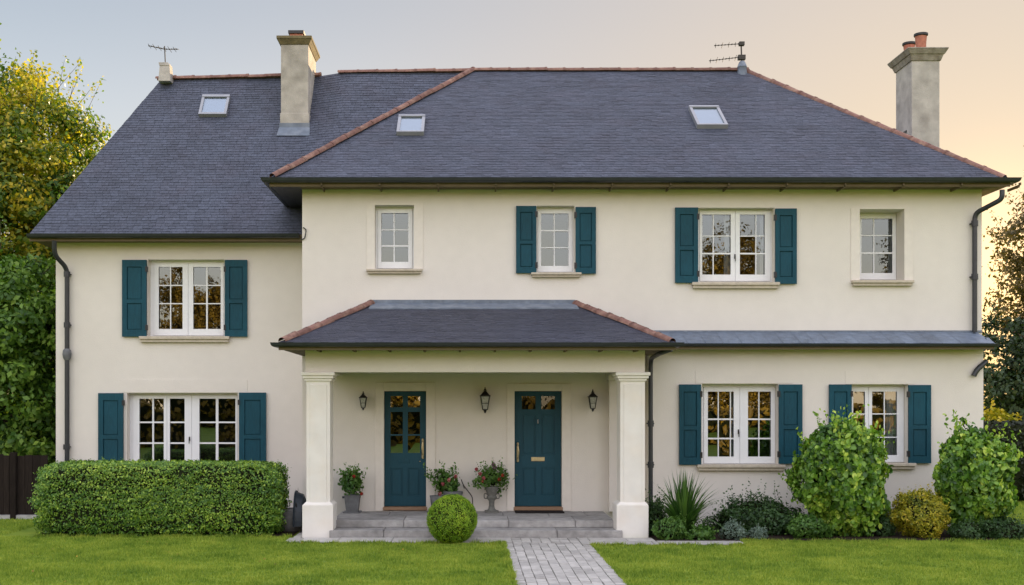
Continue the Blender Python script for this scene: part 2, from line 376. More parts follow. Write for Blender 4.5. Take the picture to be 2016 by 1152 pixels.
# ------------------------------------------------------------------ ground, paving
PX0,PX1=.57,1.86                      # path edges
g=MB(); g.face([(-500,-500,0),(500,-500,0),(500,500,0),(-500,500,0)]); tag(g.build('ground',GRASS,origin=(0,0,0)),kind='structure')
def pavers(name, regs, z, gap, lbl=None):
    mb=MB()
    for (x0,x1,y0,y1,wd,ln,along) in regs:
        if along=='y':
            n=max(1,round((x1-x0)/wd)); ws=(x1-x0)/n
            for i in range(n):
                y=y0-random.random()*ln
                while y<y1:
                    L=ln*random.uniform(.7,1.35); a,b=max(y,y0),min(y+L,y1); y+=L
                    if b-a<.04: continue
                    j=random.uniform(-.004,.004)
                    mb.box(x0+i*ws+gap/2+j,x0+(i+1)*ws-gap/2+j,a+gap/2,b-gap/2,0,z+random.uniform(-.003,.003))
        else:
            n=max(1,round((y1-y0)/wd)); ws=(y1-y0)/n
            for i in range(n):
                x=x0-random.random()*ln
                while x<x1:
                    L=ln*random.uniform(.7,1.4); a,b=max(x,x0),min(x+L,x1); x+=L
                    if b-a<.05: continue
                    mb.box(a+gap/2,b-gap/2,y0+i*ws+gap/2,y0+(i+1)*ws-gap/2,0,z+random.uniform(-.003,.003))
    return mb.build(name,PAVE,bevel=.004)
jb=MB(); jb.face([(PX0,-14,.006),(PX1,-14,.006),(PX1,-2.0,.006),(PX0,-2.0,.006)])
jb.face([(-2.82,-2.62,.010),(PX0+.3,-2.62,.010),(PX0+.3,-1.0,.010),(-2.4,-1.0,.010)])
jb.face([(PX1-.3,-2.88,.010),(4.22,-2.88,.010),(4.0,-2.3,.010),(PX1-.3,-2.3,.010)])
tag(jb.build('paving_bed',JOINT,origin=(0,-2,0)),kind='structure')
pa=pavers('path',[(PX0,PX0+.12,-14,-2.62,.12,.10,'y'),(PX0+.12,PX1-.14,-14,-2.66,.128,.24,'y'),(PX1-.14,PX1,-14,-2.9,.14,.10,'y'),(PX0+.12,PX1-.14,-2.66,-2.05,.15,.24,'y')],.02,.008)
tag(pa,kind='structure')
te=pavers('terrace',[(-2.8,PX0+.12,-2.6,-2.05,.55,.62,'x'),(PX1-.14,2.9,-2.86,-2.05,.40,.55,'x'),(2.9,4.2,-2.86,-2.45,.4,.6,'x'),(-2.75,-2.62,-2.05,-.6,.2,.5,'y')],.024,.01)
tag(te,kind='structure')
sb=MB()
def patch(x0,x1,y0,y1,z,jx=.06):
    n=24; top=[];bot=[]
    for i in range(n+1):
        t=i/n; x=x0+(x1-x0)*t
        bot.append((x,y0+random.uniform(-jx,jx),z)); top.append((x,y1,z))
    for i in range(n): sb.face([bot[i],bot[i+1],top[i+1],top[i]])
patch(2.85,4.25,-2.44,-.3,.012,0); patch(4.25,9.45,-2.35,-.3,.012,.10); patch(-6.95,-2.8,-1.78,1.8,.012,.03)
tag(sb.build('soil',SOIL,origin=(5,-1,0)),kind='structure')

# ------------------------------------------------------------------ the house
house=empty('house',(0,0,0),'cream rendered two storey house with blue slate roofs, teal shutters and a columned porch','house')
YM,YL,YG=0.0,1.8,-.3                                   # planes: main wall, left wing wall, right ground-floor wall
RW=.24
# window openings in photo pixels: (x0,x1,y0,y1)
W=dict(
 A=dict(Y=YL,o=(291,442,511,663),sill=(276,453,663,674),sh=[(241,289,512,663),(443,487,512,663)],
        sash=[((304,371,518,661),[(313,335),(337,360)]),((371,441,518,661),[(381,406),(409,435)])],rows=[(526,561),(563,597),(599,648)],casing=(294,442,514,663),knob=None),
 B=dict(Y=YL,o=(250,468,774,934),sill=(238,480,934,944),sh=[(194,243,774,934),(471,524,773,934)],
        sash=[((262,329,778,931),[(275,300),(303,323)]),((329,378,778,931),[(335,364)]),((378,467,778,931),[(393,425),(430,464)])],rows=[(785,830),(833,871),(874,918)],casing=(252,468,776,934),knob=(373,864)),
 C=dict(Y=YM,o=(738,815,404,531),sill=(722,831,531,539),sh=[],surround=(722,833,400),
        sash=[((744,812,412,529),[(751,775),(777,804)])],rows=[(420,452),(454,483),(486,516)],casing=(740,814,406,531),knob=None),
 E=dict(Y=YM,o=(1057,1131,405,538),sill=(1045,1144,538,546),sh=[(1016,1056,406,538),(1133,1173,408,539)],
        sash=[((1059,1126,412,536),[(1065,1090),(1092,1119)])],rows=[(421,453),(456,487),(489,524)],casing=(1057,1128,407,538),knob=None),
 G=dict(Y=YM,o=(1374,1525,409,557),sill=(1361,1533,557,568),sh=[(1329,1374,409,557),(1526,1568,411,559)],
        sash=[((1377,1447,415,554),[(1382,1403),(1405,1438)]),((1447,1516,415,554),[(1456,1487),(1489,1505)])],rows=[(423,464),(466,498),(501,541)],casing=(1374,1521,411,557),knob=(1447,505),curtain=[(1425,1440),(1496,1512)]),
 I=dict(Y=YM,o=(1692,1780,412,553),sill=(1675,1796,553,563),sh=[],surround=(1675,1797,410),
        sash=[((1690,1764,422,551),[(1695,1719),(1721,1756)])],rows=[(431,463),(465,497),(500,538)],casing=(1688,1766,418,553),knob=None,deep=.42),
 J=dict(Y=YG,o=(1382,1532,756,915),sill=(1371,1544,915,926),sh=[(1337,1380,757,915),(1533,1579,757,913)],
        sash=[((1385,1456,762,913),[(1393,1413),(1415,1437),(1439,1444)]),((1456,1525,762,913),[(1472,1493),(1495,1517)])],rows=[(771,824),(827,862),(865,899)],casing=(1383,1530,758,915),knob=(1454,850),curtain=[(1440,1448)]),
 K=dict(Y=YG,o=(1677,1788,757,912),sill=(1666,1800,912,923),sh=[(1632,1676,757,912),(1788,1832,758,912)],
        sash=[((1672,1709,762,910),[(1679,1702)]),((1709,1778,762,910),[(1716,1740),(1742,1765)])],rows=[(771,814),(816,860),(862,896)],casing=(1670,1782,759,912),knob=None,curtain=[(1745,1768)]),
)
def hole(d):
    o=d['o']; Y=d['Y']; return (X(o[0],Y),X(o[1],Y),Z(o[3],Y),Z(o[2],Y),d.get('deep',RW))
XL0,XM0,XM1,XG0,XG1=X(110,YL),X(595,YM),X(1933,YM),X(1272,YG)+.05,X(1936,YG)
ZME,ZLE=5.93,5.26
DOORS=[(756,839,770,1003),(1013,1106,770,1004)]
dh=[(X(a,0),X(b,0),.25,Z(c,0),.16) for a,b,c,e in DOORS]
mb=MB(); mb.slab(XM0,XM1,0,ZME,YM,None,[hole(W[k]) for k in 'CEGI']+dh+[(hole(W[k])[0]-.1,hole(W[k])[1]+.1,hole(W[k])[2]-.1,hole(W[k])[3]+.1,.1) for k in 'JK'])
mb.face([(XM0,0,0),(XM0,0,ZME),(XM0,8.4,ZME),(XM0,8.4,0)]); mb.face([(XM1,0,0),(XM1,8.4,0),(XM1,8.4,ZME),(XM1,0,ZME)]); mb.face([(XM0,8.4,0),(XM0,8.4,ZME),(XM1,8.4,ZME),(XM1,8.4,0)])
mb.build('wall',STUCCO,house)
mb=MB(); mb.slab(XL0,XM0+.02,0,ZLE,YL,None,[hole(W[k]) for k in 'AB'])
mb.face([(XL0,YL,0),(XL0,YL,ZLE),(XL0,6.6,ZLE),(XL0,6.6,0)]); mb.face([(XL0,6.6,0),(XL0,6.6,ZLE),(XM0,6.6,ZLE),(XM0,6.6,0)])
# gable infill is the roof; wing wall done
mb.build('wall',STUCCO,house)
ZGE=3.12
mb=MB(); mb.slab(XG0,XG1,0,ZGE,YG,None,[hole(W[k]) for k in 'JK'])
mb.face([(XG0,YG,0),(XG0,YG,ZGE),(XG0,-.002,ZGE),(XG0,-.002,0)]); mb.face([(XG1,YG,0),(XG1,-.002,0),(XG1,-.002,ZGE),(XG1,YG,ZGE)])
mb.build('wall',STUCCO,house)
# inside: floors and partitions so the rooms read as rooms
mb=MB()
mb.box(XM0+.05,XM1-.05,.25,8.3,2.95,3.05); mb.box(XM0+.05,XM1-.05,3.2,3.3,0,2.95); mb.box(XM0+.05,XM1-.05,3.2,3.3,3.05,5.9)
mb.box(XL0+.05,XM0-.05,2.2,6.5,2.7,2.8); mb.box(XL0+.05,XM0-.05,4.6,4.7,0,2.7); mb.box(XL0+.05,XM0-.05,4.6,4.7,2.8,5.2)
for x in (-.6,.55,2.9,6.3): mb.box(x,x+.1,.42,3.2,0,2.95)
for x in (-.2,2.9,6.3): mb.box(x,x+.1,.42,3.2,3.05,5.9)
mb.box(XM0+.05,XM1-.05,.30,8.3,5.86,5.9); mb.box(XL0+.05,XM0-.05,2.1,6.5,5.2,5.24)
mb.build('room',INT,house)

def window(d):
    Y=d['Y']; deep=d.get('deep',RW); yf=Y+deep-.06
    R4=lambda q,yy: (X(q[0],yy),X(q[1],yy),Z(q[3],yy),Z(q[2],yy))
    o=d['o']; O=R4(o,Y)
    # casing fills the back of the opening
    c=MB(); s0=R4((d['sash'][0][0][0],d['sash'][-1][0][1],d['sash'][0][0][2],d['sash'][0][0][3]),yf)
    c.slab(O[0]-.01,O[1]+.01,O[2]-.01,O[3]+.01,yf,yf+.08,[(max(s0[0],O[0]+.012),min(s0[1],O[1]-.012),max(s0[2],O[2]+.01),s0[3])])
    win=c.build('window',WHITE,house,bevel=.004)
    yp=yf+.012
    for (sq,cols) in d['sash']:
        pn=MB(); r=R4(sq,yf); r=(max(r[0],O[0]+.012),min(r[1],O[1]-.012),max(r[2],O[2]+.01),r[3]); hs=[]
        for (a,b) in cols:
            for (t,u) in d['rows']:
                h=R4((a,b,t,u),yf); hs.append(h)
                dy=random.uniform(-.004,.004); dx=random.uniform(-.004,.004)
                pn.face([(h[0]-.004,yp+dx,h[2]-.004),(h[1]+.004,yp-dx,h[2]-.004),(h[1]+.004,yp-dx+dy,h[3]+.004),(h[0]-.004,yp+dx+dy,h[3]+.004)])
        # main sash ring then slimmer glazing bars set a little back
        ring=(min(h[0] for h in hs),max(h[1] for h in hs),min(h[2] for h in hs),max(h[3] for h in hs))
        s=MB(); s.slab(r[0]+.003,r[1]-.003,r[2]+.003,r[3]-.003,yf-.022,yf+.05,[ring])
        s.slab(ring[0]-.006,ring[1]+.006,ring[2]-.006,ring[3]+.006,yf-.006,yf+.03,hs)
        s.build('sash',WHITE,win,bevel=.003); pn.build('pane',GLASSG if d['sill'][2]>700 else GLASS,win)
    sl=R4(d['sill'],Y); m=MB()
    zc=(sl[2]+sl[3])/2
    m.box(sl[0],sl[1],Y-.10,Y+deep-.07,zc,sl[3]+.004); m.box(sl[0]+.02,sl[1]-.02,Y-.07,Y-.0,sl[2]-.004,zc)
    m.build('sill',SILL,win,bevel=.008)
    for i,q in enumerate(d['sh']):
        r=R4(q,Y-.03); m=MB(); wd=r[1]-r[0]; st=wd*.2; hh=r[3]-r[2]
        mid=r[2]+hh*.46
        pans=[(r[0]+st,r[1]-st,r[2]+hh*.09,mid-hh*.025),(r[0]+st,r[1]-st,mid+hh*.025,r[3]-hh*.09)]
        m.slab(r[0],r[1],r[2],r[3],Y-.058,Y-.018,pans)
        for p in pans:
            m.box(p[0]+.012,p[1]-.012,Y-.042,Y-.02,p[2]+.012,p[3]-.012)
            m.box(p[0]-.002,p[1]+.002,Y-.030,Y-.022,p[2]-.002,p[3]+.002)
        sh=m.build('shutter',TEAL,win,bevel=.005)
        xi=r[1] if i==0 else r[0]
        for k,zz in enumerate((r[2]+hh*.12,r[3]-hh*.12)):
            hg=MB(); hg.box(xi-.02,xi+.02,Y-.066,Y-.008,zz-.05,zz+.05); hg.build('hinge',BLACK if k else BLACK,win)
    for q in d.get('curtain',[]):
        m=MB(); y=yf+.14; a,b=X(q[0],y),X(q[1],y); n=14
        for k in range(n):
            x0=a+(b-a)*k/n; x1=a+(b-a)*(k+1)/n
            y0=y+.02*math.sin(k*2.1); y1=y+.02*math.sin((k+1)*2.1)
            m.face([(x0,y0,O[2]),(x1,y1,O[2]),(x1,y1,O[3]),(x0,y0,O[3])])
        m.build('curtain',CURT,win,smooth=True)
    if d['knob']:
        p=P(d['knob'][0],d['knob'][1],yf-.03); m=MB(); m.box(p.x-.012,p.x+.012,yf-.035,yf-.02,p.z-.04,p.z+.04); m.tube([(p.x,yf-.03,p.z),(p.x,yf-.06,p.z),(p.x+.0,yf-.06,p.z-.09)],.008,6)
        m.build('handle',IRON,win)
    if 'surround' in d:
        a,b,t=d['surround']; m=MB(); x0,x1,zt=X(a,Y),X(b,Y),Z(t,Y)
        m.slab(x0,x1,O[2],zt,Y-.012,Y+.01,[(O[0],O[1],O[2]-.1,O[3])]) if False else None
        m.box(x0,O[0],Y-.014,Y+.02,sl[3]+.006,zt); m.box(O[1],x1,Y-.014,Y+.02,sl[3]+.006,zt); m.box(O[0],O[1],Y-.014,Y+.02,O[3],zt)
        m.build('surround',TRIM,win)
    return win
for k in 'ABCEGIJK': window(W[k])
# shallow raised lintel panels over the ground-floor windows
for (a,b,t,u,Y) in ((235,487,747,773,YL),(1369,1560,730,755,YG),(1664,1800,730,756,YG)):
    m=MB(); m.box(X(a,Y),X(b,Y),Y-.008,Y+.02,Z(u,Y),Z(t,Y)); m.build('lintel',STUCCO,house)

# ---- doors
def door(q, surround, glazed):
    Y=.10; x0,x1,zt=X(q[0],0)+.002,X(q[1],0)-.002,Z(q[2],0)-.004; zb=.33
    m=MB(); hs=[]; gl=[]; px=lambda a:X(a,Y); pz=lambda b:Z(b,Y)
    c=(q[0]+q[1])/2; w_=q[1]-q[0]
    La,Lb,Ra,Rb=q[0]+w_*.155,c-w_*.055,c+w_*.065,q[1]-w_*.145
    if glazed:
        gz=[(780,802),(811,855),(858,892)]; pzr=[(922,976)]
    else:
        gz=[(780,806)]; pzr=[(815,895),(921,976)]
    for (a,b) in ((La,Lb),(Ra,Rb)):
        for (t,u) in gz: gl.append((px(a),px(b),pz(u),pz(t)))
        for (t,u) in pzr: hs.append((px(a),px(b),pz(u),pz(t)))
    m.slab(x0,x1,zb,zt,Y,Y+.05,gl+hs)
    for h in hs:
        m.box(h[0]-.002,h[1]+.002,Y+.016,Y+.03,h[2]-.002,h[3]+.002); m.box(h[0]+.03,h[1]-.03,Y+.006,Y+.02,h[2]+.03,h[3]-.03)
    dr=m.build('door',TEALD,house,bevel=.004)
    p=MB()
    for h in gl: p.face([(h[0]-.003,Y+.02+random.uniform(-.003,.003),h[2]-.003),(h[1]+.003,Y+.02,h[2]-.003),(h[1]+.003,Y+.02,h[3]+.003),(h[0]-.003,Y+.02,h[3]+.003)])
    p.build('pane',GLASSD if glazed else GLASSK,dr)
    # long lever plate
    hx=x1-.06 if glazed else x0+.06
    hm=MB(); hm.box(hx-.018,hx+.018,Y-.012,Y+.0,pz(905 if not glazed else 903),pz(878 if not glazed else 868))
    zh=pz(880 if not glazed else 872); sg=-1 if glazed else 1
    hm.tube(smooth_path_([(hx,Y-.01,zh+.03),(hx,Y-.06,zh+.02),(hx+sg*.012,Y-.065,zh-.09),(hx,Y-.055,zh-.19),(hx,Y-.012,zh-.2)]),.013,8); hm.lathe([(.006,-.03),(.02,-.02),(.02,.02),(.006,.03)],(hx,Y-.02,zh+.05),8); hm.lathe([(.006,-.03),(.02,-.02),(.02,.02),(.006,.03)],(hx,Y-.02,zh-.24),8)
    hm.build('handle',BRASS,dr,smooth=True)
    if glazed:
        lb=MB(); lb.box(px(785),px(805),Y-.012,Y+.001,pz(910),pz(906)); lb.box(px(784),px(806),Y-.006,Y+.001,pz(912),pz(904)); lb.build('letter_box',TEALD,dr,bevel=.003)
        kb=MB(); kb.lathe([(.0,0),(.013,0),(.013,.01),(.004,.014)],(px(827),Y-.01,pz(909)),10); kb.build('lock',BRASS,dr)
    else:
        lb=MB(); lb.box(px(1046),px(1072),Y-.014,Y+.001,pz(908),pz(900)); lb.box(px(1049),px(1069),Y-.022,Y-.012,pz(906.5),pz(901.5)); lb.build('letter_box',BRASS,dr,bevel=.003)
        kn=MB(); zk=pz(830); xk=px(1059)
        kn.box(xk-.012,xk+.012,Y-.014,Y+.001,zk-.035,zk+.035); kn.tube([(xk,Y-.02,zk+.03),(xk,Y-.045,zk+.01),(xk,Y-.045,zk-.025),(xk,Y-.02,zk-.035)],.009,8); kn.build('knocker',ALU,dr,smooth=True)
    th=MB(); th.box(x0-.02,x1+.02,-.035,.16,.262,.322); th.build('threshold',WOODT,dr,bevel=.006)
    a,b,t=surround; sm=MB(); sx0,sx1,sz=X(a,0),X(b,0),Z(t,0)
    sm.box(sx0,x0-.002,-.022,.02,.252,sz); sm.box(x1+.002,sx1,-.022,.02,.252,sz); sm.box(x0-.002,x1+.002,-.022,.02,zt+.004,sz)
    sm.build('door_surround',TRIM,dr,bevel=.005)
door(DOORS[0],(739,857,753),True); door(DOORS[1],(998,1124,755),False)

# ---- steps and porch floor
st=MB()
def stone_row(x0,x1,y0,y1,z0,z1,L):
    x=x0
    while x<x1-.01:
        b=min(x+L*random.uniform(.75,1.3),x1); b = x1 if x1-b<.25 else b
        st.box(x+.003,b-.003,y0+random.uniform(0,.006),y1,z0,z1+random.uniform(-.003,.002)); x=b
sx0,sx1=X(657,-1.6)-.02,X(1209,-1.6)
stone_row(sx0,sx1+.08,-2.04,-1.0,.0,.135,1.1); st.build('step',STONE,house,bevel=.012)
st=MB(); stone_row(sx0,sx1+.02,-1.62,-.85,.136,.25,.95); stone_row(sx0-.02,sx1+.02,-.85,-.026,.0,.248,.8); st.build('step',STONE,house,bevel=.010)
# ---- columns, beam, ceiling
def column(pa,pb,sa,sb_,yf):
    x0,x1=X(pa,yf),X(pb,yf); dpt=.5; ys=yf+.05
    m=MB(); a,b=X(sa,ys),X(sb_,ys); m.box(a,b,ys,ys+.40,.5,2.56)
    m.box(a+.055,b-.055,ys-.012,ys+.1,.56,2.44)
    c=m.build('column',COLW,house,bevel=.008)
    m=MB(); zt=Z(995,yf); m.box(x0,x1,yf,yf+dpt,.0,zt); m.frus(((x0+x1)/2,yf+dpt/2,zt),x1-x0,dpt,((a+b)/2,ys+.2,zt+.05),b-a+.01,.41); m.build('plinth',COLW,c,bevel=.008)
    m=MB(); zc=Z(745,yf); m.box(a-.025,b+.025,ys-.025,ys+.425,2.49,2.53); m.box(a-.05,b+.05,ys-.05,ys+.45,2.53,2.575); m.box(a-.075,b+.075,ys-.075,ys+.475,2.575,2.628); m.build('capital',COLW,c,bevel=.008)
    return a,b
YC=-2.0
cl=column(595,656,603,650,YC); cr=column(1214,1277,1221,1270,YC)
bx0,bx1=X(596,YC)+.03,X(1271,YC); YB=YC+.06
m=MB(); m.box(bx0,bx1,YB,YB+.36,2.63,2.99); m.box(bx0,bx0+.36,YB+.36,-.002,2.63,2.99); m.box(bx1-.36,bx1,YB+.36,-.002,2.63,2.99); m.build('porch_beam',STUCCO,house,bevel=.006)
m=MB(); m.box(bx0+.36,bx1-.36,YB+.36,-.002,2.76,2.80); m.build('porch_ceiling',SOFF,house)
# half columns where the side beams meet the wall
m=MB(); m.box(bx1-.34,bx1-.02,-.16,-.002,.25,2.54); m.box(bx1-.36,bx1,-.20,-.002,2.54,2.628); m.build('pilaster',STUCCO,house,bevel=.006)

# ---- roofs
def slates(mb, pos, nrm, vlen, ul, ur, expo=.075, wd=.15, lift=.008, gap=.002):
    n=int(round(vlen/expo)); ex=vlen/n
    for k in range(n):
        t0=k*ex/vlen; t1=min((k+1.35)*ex/vlen,1.0)
        a=min(ul(t0),ul(t1)); e=max(ur(t0),ur(t1)); u=a-random.random()*wd
        while u<e:
            w_=wd*random.uniform(.75,1.25); a0,a1=u+gap,u+w_-gap; u+=w_
            b0,b1=max(a0,ul(t0)),min(a1,ur(t0)); c0,c1=max(a0,ul(t1)),min(a1,ur(t1))
            if b1-b0<.01: continue
            if c1<c0: c0=c1=(c0+c1)/2
            lb=lift+random.uniform(0,.004); dt=random.uniform(-.006,.006)/vlen; r=random.random()
            q0,q1=pos(b0,t0+dt)+nrm*lb,pos(b1,t0+dt)+nrm*(lb+random.uniform(-.002,.002)); q2,q3=pos(c1,t1)+nrm*.002,pos(c0,t1)+nrm*.002
            mb.face([q0,q1,q2,q3],0,r); mb.face([q0-nrm*lb,q1-nrm*lb,q1,q0],0,r*.6)
def planar(E0,E1,T0,T1,mb,**k):
    """slates over a roof plane: eave E0-E1, top T0-T1 (T0 may equal T1)"""
    E0,E1,T0,T1=map(Vector,(E0,E1,T0,T1)); ud=(E1-E0).normalized()
    mid=(T0+T1)/2; up=mid-E0; up-=ud*up.dot(ud); vlen=up.length; nrm=ud.cross(up.normalized())
    tl=(T0-E0).dot(ud); tr=(T1-E0).dot(ud); el=(E1-E0).length
    mb.face([E0,E1,T1,T0] if (T0-T1).length>.01 else [E0,E1,T0],0,.4)
    slates(mb,lambda u,t:E0+ud*u+up*t,nrm,vlen,lambda t:tl*t,lambda t:el+(tr-el)*t,**k)
def ridge(mb,A,B,rad=.072,ln=.40,lift=.0):
    A,B=Vector(A),Vector(B); t=(B-A); L=t.length; t.normalize(); n=max(1,round(L/ln)); s=t.cross(Vector((0,0,1))).normalized(); up=s.cross(t)
    for i in range(n):
        a=A+t*(L*i/n-.015); b=A+t*(L*(i+1)/n+.02); r0=rad*random.uniform(.93,1.0); r1=rad*random.uniform(1.0,1.1)
        off=up*(lift+random.uniform(-.006,.006)); base=len(mb.v); K=8; r=random.random()
        for p,rr in ((a,r0),(b,r1),(b,r1-.02),(b,r1-.02)):
            for k in range(K+1):
                an=math.pi*k/K; mb.v.append(tuple(p+off+s*math.cos(an)*rr*1.05+up*(math.sin(an)*rr-.03)))
        for j in range(2):
            for k in range(K):
                mb.f.append((base+j*(K+1)+k,base+j*(K+1)+k+1,base+(j+1)*(K+1)+k+1,base+(j+1)*(K+1)+k)); mb.m.append(0); mb.r.append(r)
        # collar at the lap
        base=len(mb.v)
        for p,rr in ((b-t*.035,r1+.006),(b+t*.012,r1+.007)):
            for k in range(K+1):
                an=math.pi*k/K; mb.v.append(tuple(p+off+s*math.cos(an)*rr*1.05+up*(math.sin(an)*rr-.03)))
        for k in range(K):
            mb.f.append((base+k,base+k+1,base+K+2+k,base+K+1+k)); mb.m.append(0); mb.r.append(r*.4)
GP=[(-.01,.01)]+[(.065-.062*math.cos(a)-.002,-.065*math.sin(a)) for a in np.linspace(0,math.pi,9)]+[(.132,.012),(.118,.012)]
YE=-.42; ER,EZ=9.25,6.0
mx0,mx1=X(530,YE),X(1990,YE); tx0,tx1=X(930,4.2),X(1470,4.2)
RA=(mx0,YE,EZ); RB=(mx1,YE,EZ); TA=(tx0,4.2,ER); TB=(tx1,4.2,ER); RC=(mx1,8.82,EZ); RD=(mx0,8.82,EZ)
m=MB(); planar(RA,RB,TA,TB,m); planar(RB,RC,TB,TB,m); planar(RD,RA,TA,TA,m); m.face([RC,RD,TA,TB],0,.5)
roof=m.build('roof',SLATE,house)
m=MB(); ridge(m,TA,TB,lift=.03); ridge(m,(RA[0]+.06,RA[1]+.04,RA[2]+.05),(TA[0],TA[1],TA[2]+.02),lift=.02); ridge(m,(RB[0]-.08,RB[1]+.06,RB[2]+.06),(TB[0],TB[1],TB[2]+.02),lift=-.01,rad=.07); ridge(m,(RC[0],RC[1],RC[2]+.03),TB); m.build('ridge_tiles',TERRA,roof,smooth=True)
m=MB(); m.sweep([(mx0,8.8,EZ-.01),(mx0,YE,EZ-.01),(mx1,YE,EZ-.01),(mx1,8.8,EZ-.01)],GP); m.build('gutter',GUT,roof,smooth=True)
m=MB(); zf=ZME
m.box(mx0+.012,mx1-.012,YE+.012,-.002,zf-.03,zf+.0); m.box(mx0+.012,XM0-.002,0,2.2,zf-.03,zf,1); m.box(mx0+.012,XM0-.002,YE+.03,-.0,zf-.034,zf-.028,1); m.box(XM1+.002,mx1-.012,0,8.4,zf-.03,zf)
m.box(mx0+.004,mx1-.004,YE+.002,YE+.026,zf-.06,EZ-.002); 
m.build('soffit',[SOFF,BLACK],roof)  # second material blackens the left return: eave shade put into the colour
m=MB()
for k in range(13):
    x=mx0+.9+k*1.0; m.box(x-.012,x+.012,YE-.05,YE+.002,EZ-.115,EZ-.07)
    m.box(x-.012,x+.012,YE+.002,YE+.4,zf-.075,zf-.03); m.build('gutter_bracket',SOFF,roof); m=MB()
# left wing roof: ridge sags a little towards its left end
LE,LZ=1.4,5.325
lx0,lt0=X(57,LE),X(318,4.2)
def rz(x): return float(np.interp(x,[lt0,-3.4,-2.6,tx0],[Z(157,4.2),Z(154,4.2),Z(142,4.2),ER-.03]))
lx1=XM0+.05
def lpos(u,t):                                        # u is world X
    xr=u; return Vector((u,LE+(4.2-LE)*t,LZ+(rz(u)-LZ)*t))
lul=lambda t: lx0+(lt0-lx0)*t
lur=lambda t: lx1+(tx0+.1-lx1)*min(1,t*1.0)
m=MB(); nl=Vector((0,-(rz(-5)-LZ),4.2-LE)).normalized(); vl=math.hypot(4.2-LE,rz(-5)-LZ)
K=24; 
for i in range(K):
    t0,t1=i/K,(i+1)/K
    for j in range(12):
        f0,f1=j/12,(j+1)/12
        q=lambda f,t: lpos(lul(t)+(lur(t)-lul(t))*f,t)-nl*.004
        m.face([q(f0,t0),q(f1,t0),q(f1,t1),q(f0,t1)],0,.4)
slates(m,lpos,nl,vl,lul,lur)
LA=(lx0,LE,LZ); LT=(lt0,4.2,rz(lt0)); LD=(lx0,7.0,LZ)
planar(LD,LA,LT,LT,m); m.face([LD,LT,(tx0,4.2,rz(tx0)-.02),(lx1,7.0,LZ)],0,.4)
roofl=m.build('roof',SLATE,house); roofl['label']='steep lower slate roof over the left wing'
m=MB(); ridge(m,(lt0-.10,4.2,rz(lt0)),(-3.15,4.2,rz(-3.15)),lift=.03); m.build('ridge_tiles',TERRA,roofl,smooth=True); m=MB(); ridge(m,(-2.75,4.2,rz(-2.75)),(tx0,4.2,rz(tx0)+.02),lift=.03); m.build('ridge_tiles',TERRA,roofl,smooth=True)
m=MB(); m.sweep([(lx0,LE,LZ-.01),(X(590,LE),LE,LZ-.01)],GP); m.build('gutter',GUT,roofl,smooth=True)
m=MB(); m.box(lx0+.01,XM0,LE+.012,YL-.002,ZLE-.03,ZLE); m.box(lx0+.01,XL0-.002,YL,6.8,ZLE-.03,ZLE); m.box(lx0+.01,XM0,LE+.002,LE+.026,ZLE-.06,LZ-.002); m.build('soffit',SOFF,roofl)
# porch roof
PE,PZ=-2.42,Z(675,-2.42)
p0,p1=X(548,PE),X(1331,PE); q0,q1=X(735,0),X(1130,0); PT=Z(600,0)
A,B,T0,T1=(p0,PE,PZ),(p1,PE,PZ),(q0,-.01,PT),(q1,-.01,PT)
m=MB(); planar(A,B,T0,T1,m,expo=.072,wd=.14); planar(B,(p1,-.01,PZ),T1,T1,m,expo=.072,wd=.14); planar((p0,-.01,PZ),A,T0,T0,m,expo=.072,wd=.14)
pr=m.build('porch_roof',SLATEB,house)
m=MB(); up=Vector((0,0,.03)); ridge(m,Vector(A)+Vector((.05,.05,.05)),Vector(T0)+up+Vector((-.05,-.05,0)),.065,.36); m.build('ridge_tiles',TERRA,pr,smooth=True); m=MB(); ridge(m,Vector(B)+Vector((-.05,.05,.05)),Vector(T1)+up+Vector((.05,-.05,0)),.065,.36); m.build('ridge_tiles',TERRA,pr,smooth=True)
m=MB(); sl=(PT-PZ)/(0-PE); d1=.36
m.face([(q0-.05,-d1,PT-sl*d1+.030),(q1+.05,-d1,PT-sl*d1+.030),(q1+.02,-.012,PT+.03),(q0-.02,-.012,PT+.03)]); m.box(q0-.02,q1+.02,-.016,-.004,PT+.028,PT+.085); m.box(q0-.05,q1+.05,-d1-.012,-d1+.02,PT-sl*d1+.008,PT-sl*d1+.034)
m.build('flashing',LEAD,pr)
m=MB(); m.sweep([(p0,-.01,PZ-.01),(p0,PE,PZ-.01),(p1,PE,PZ-.01),(p1,-.3,PZ-.01)],[(a*.85,b*.85) for a,b in GP]); m.build('gutter',GUT,pr,smooth=True)
m=MB(); m.box(p0+.01,p1-.01,PE+.01,YB-.002,2.975,3.0); m.box(p0+.01,bx0-.002,YB,-.01,2.975,3.0); m.box(bx1+.002,p1-.01,YB,-.31,2.975,3.0); m.box(p0+.004,p1-.004,PE+.002,PE+.022,2.955,PZ-.004)
for k in range(10):
    x=bx0+.25+k*.55; m.box(x-.015,x+.015,PE+.06,YB-.004,2.945,2.975)
m.build('soffit',SOFF,pr)
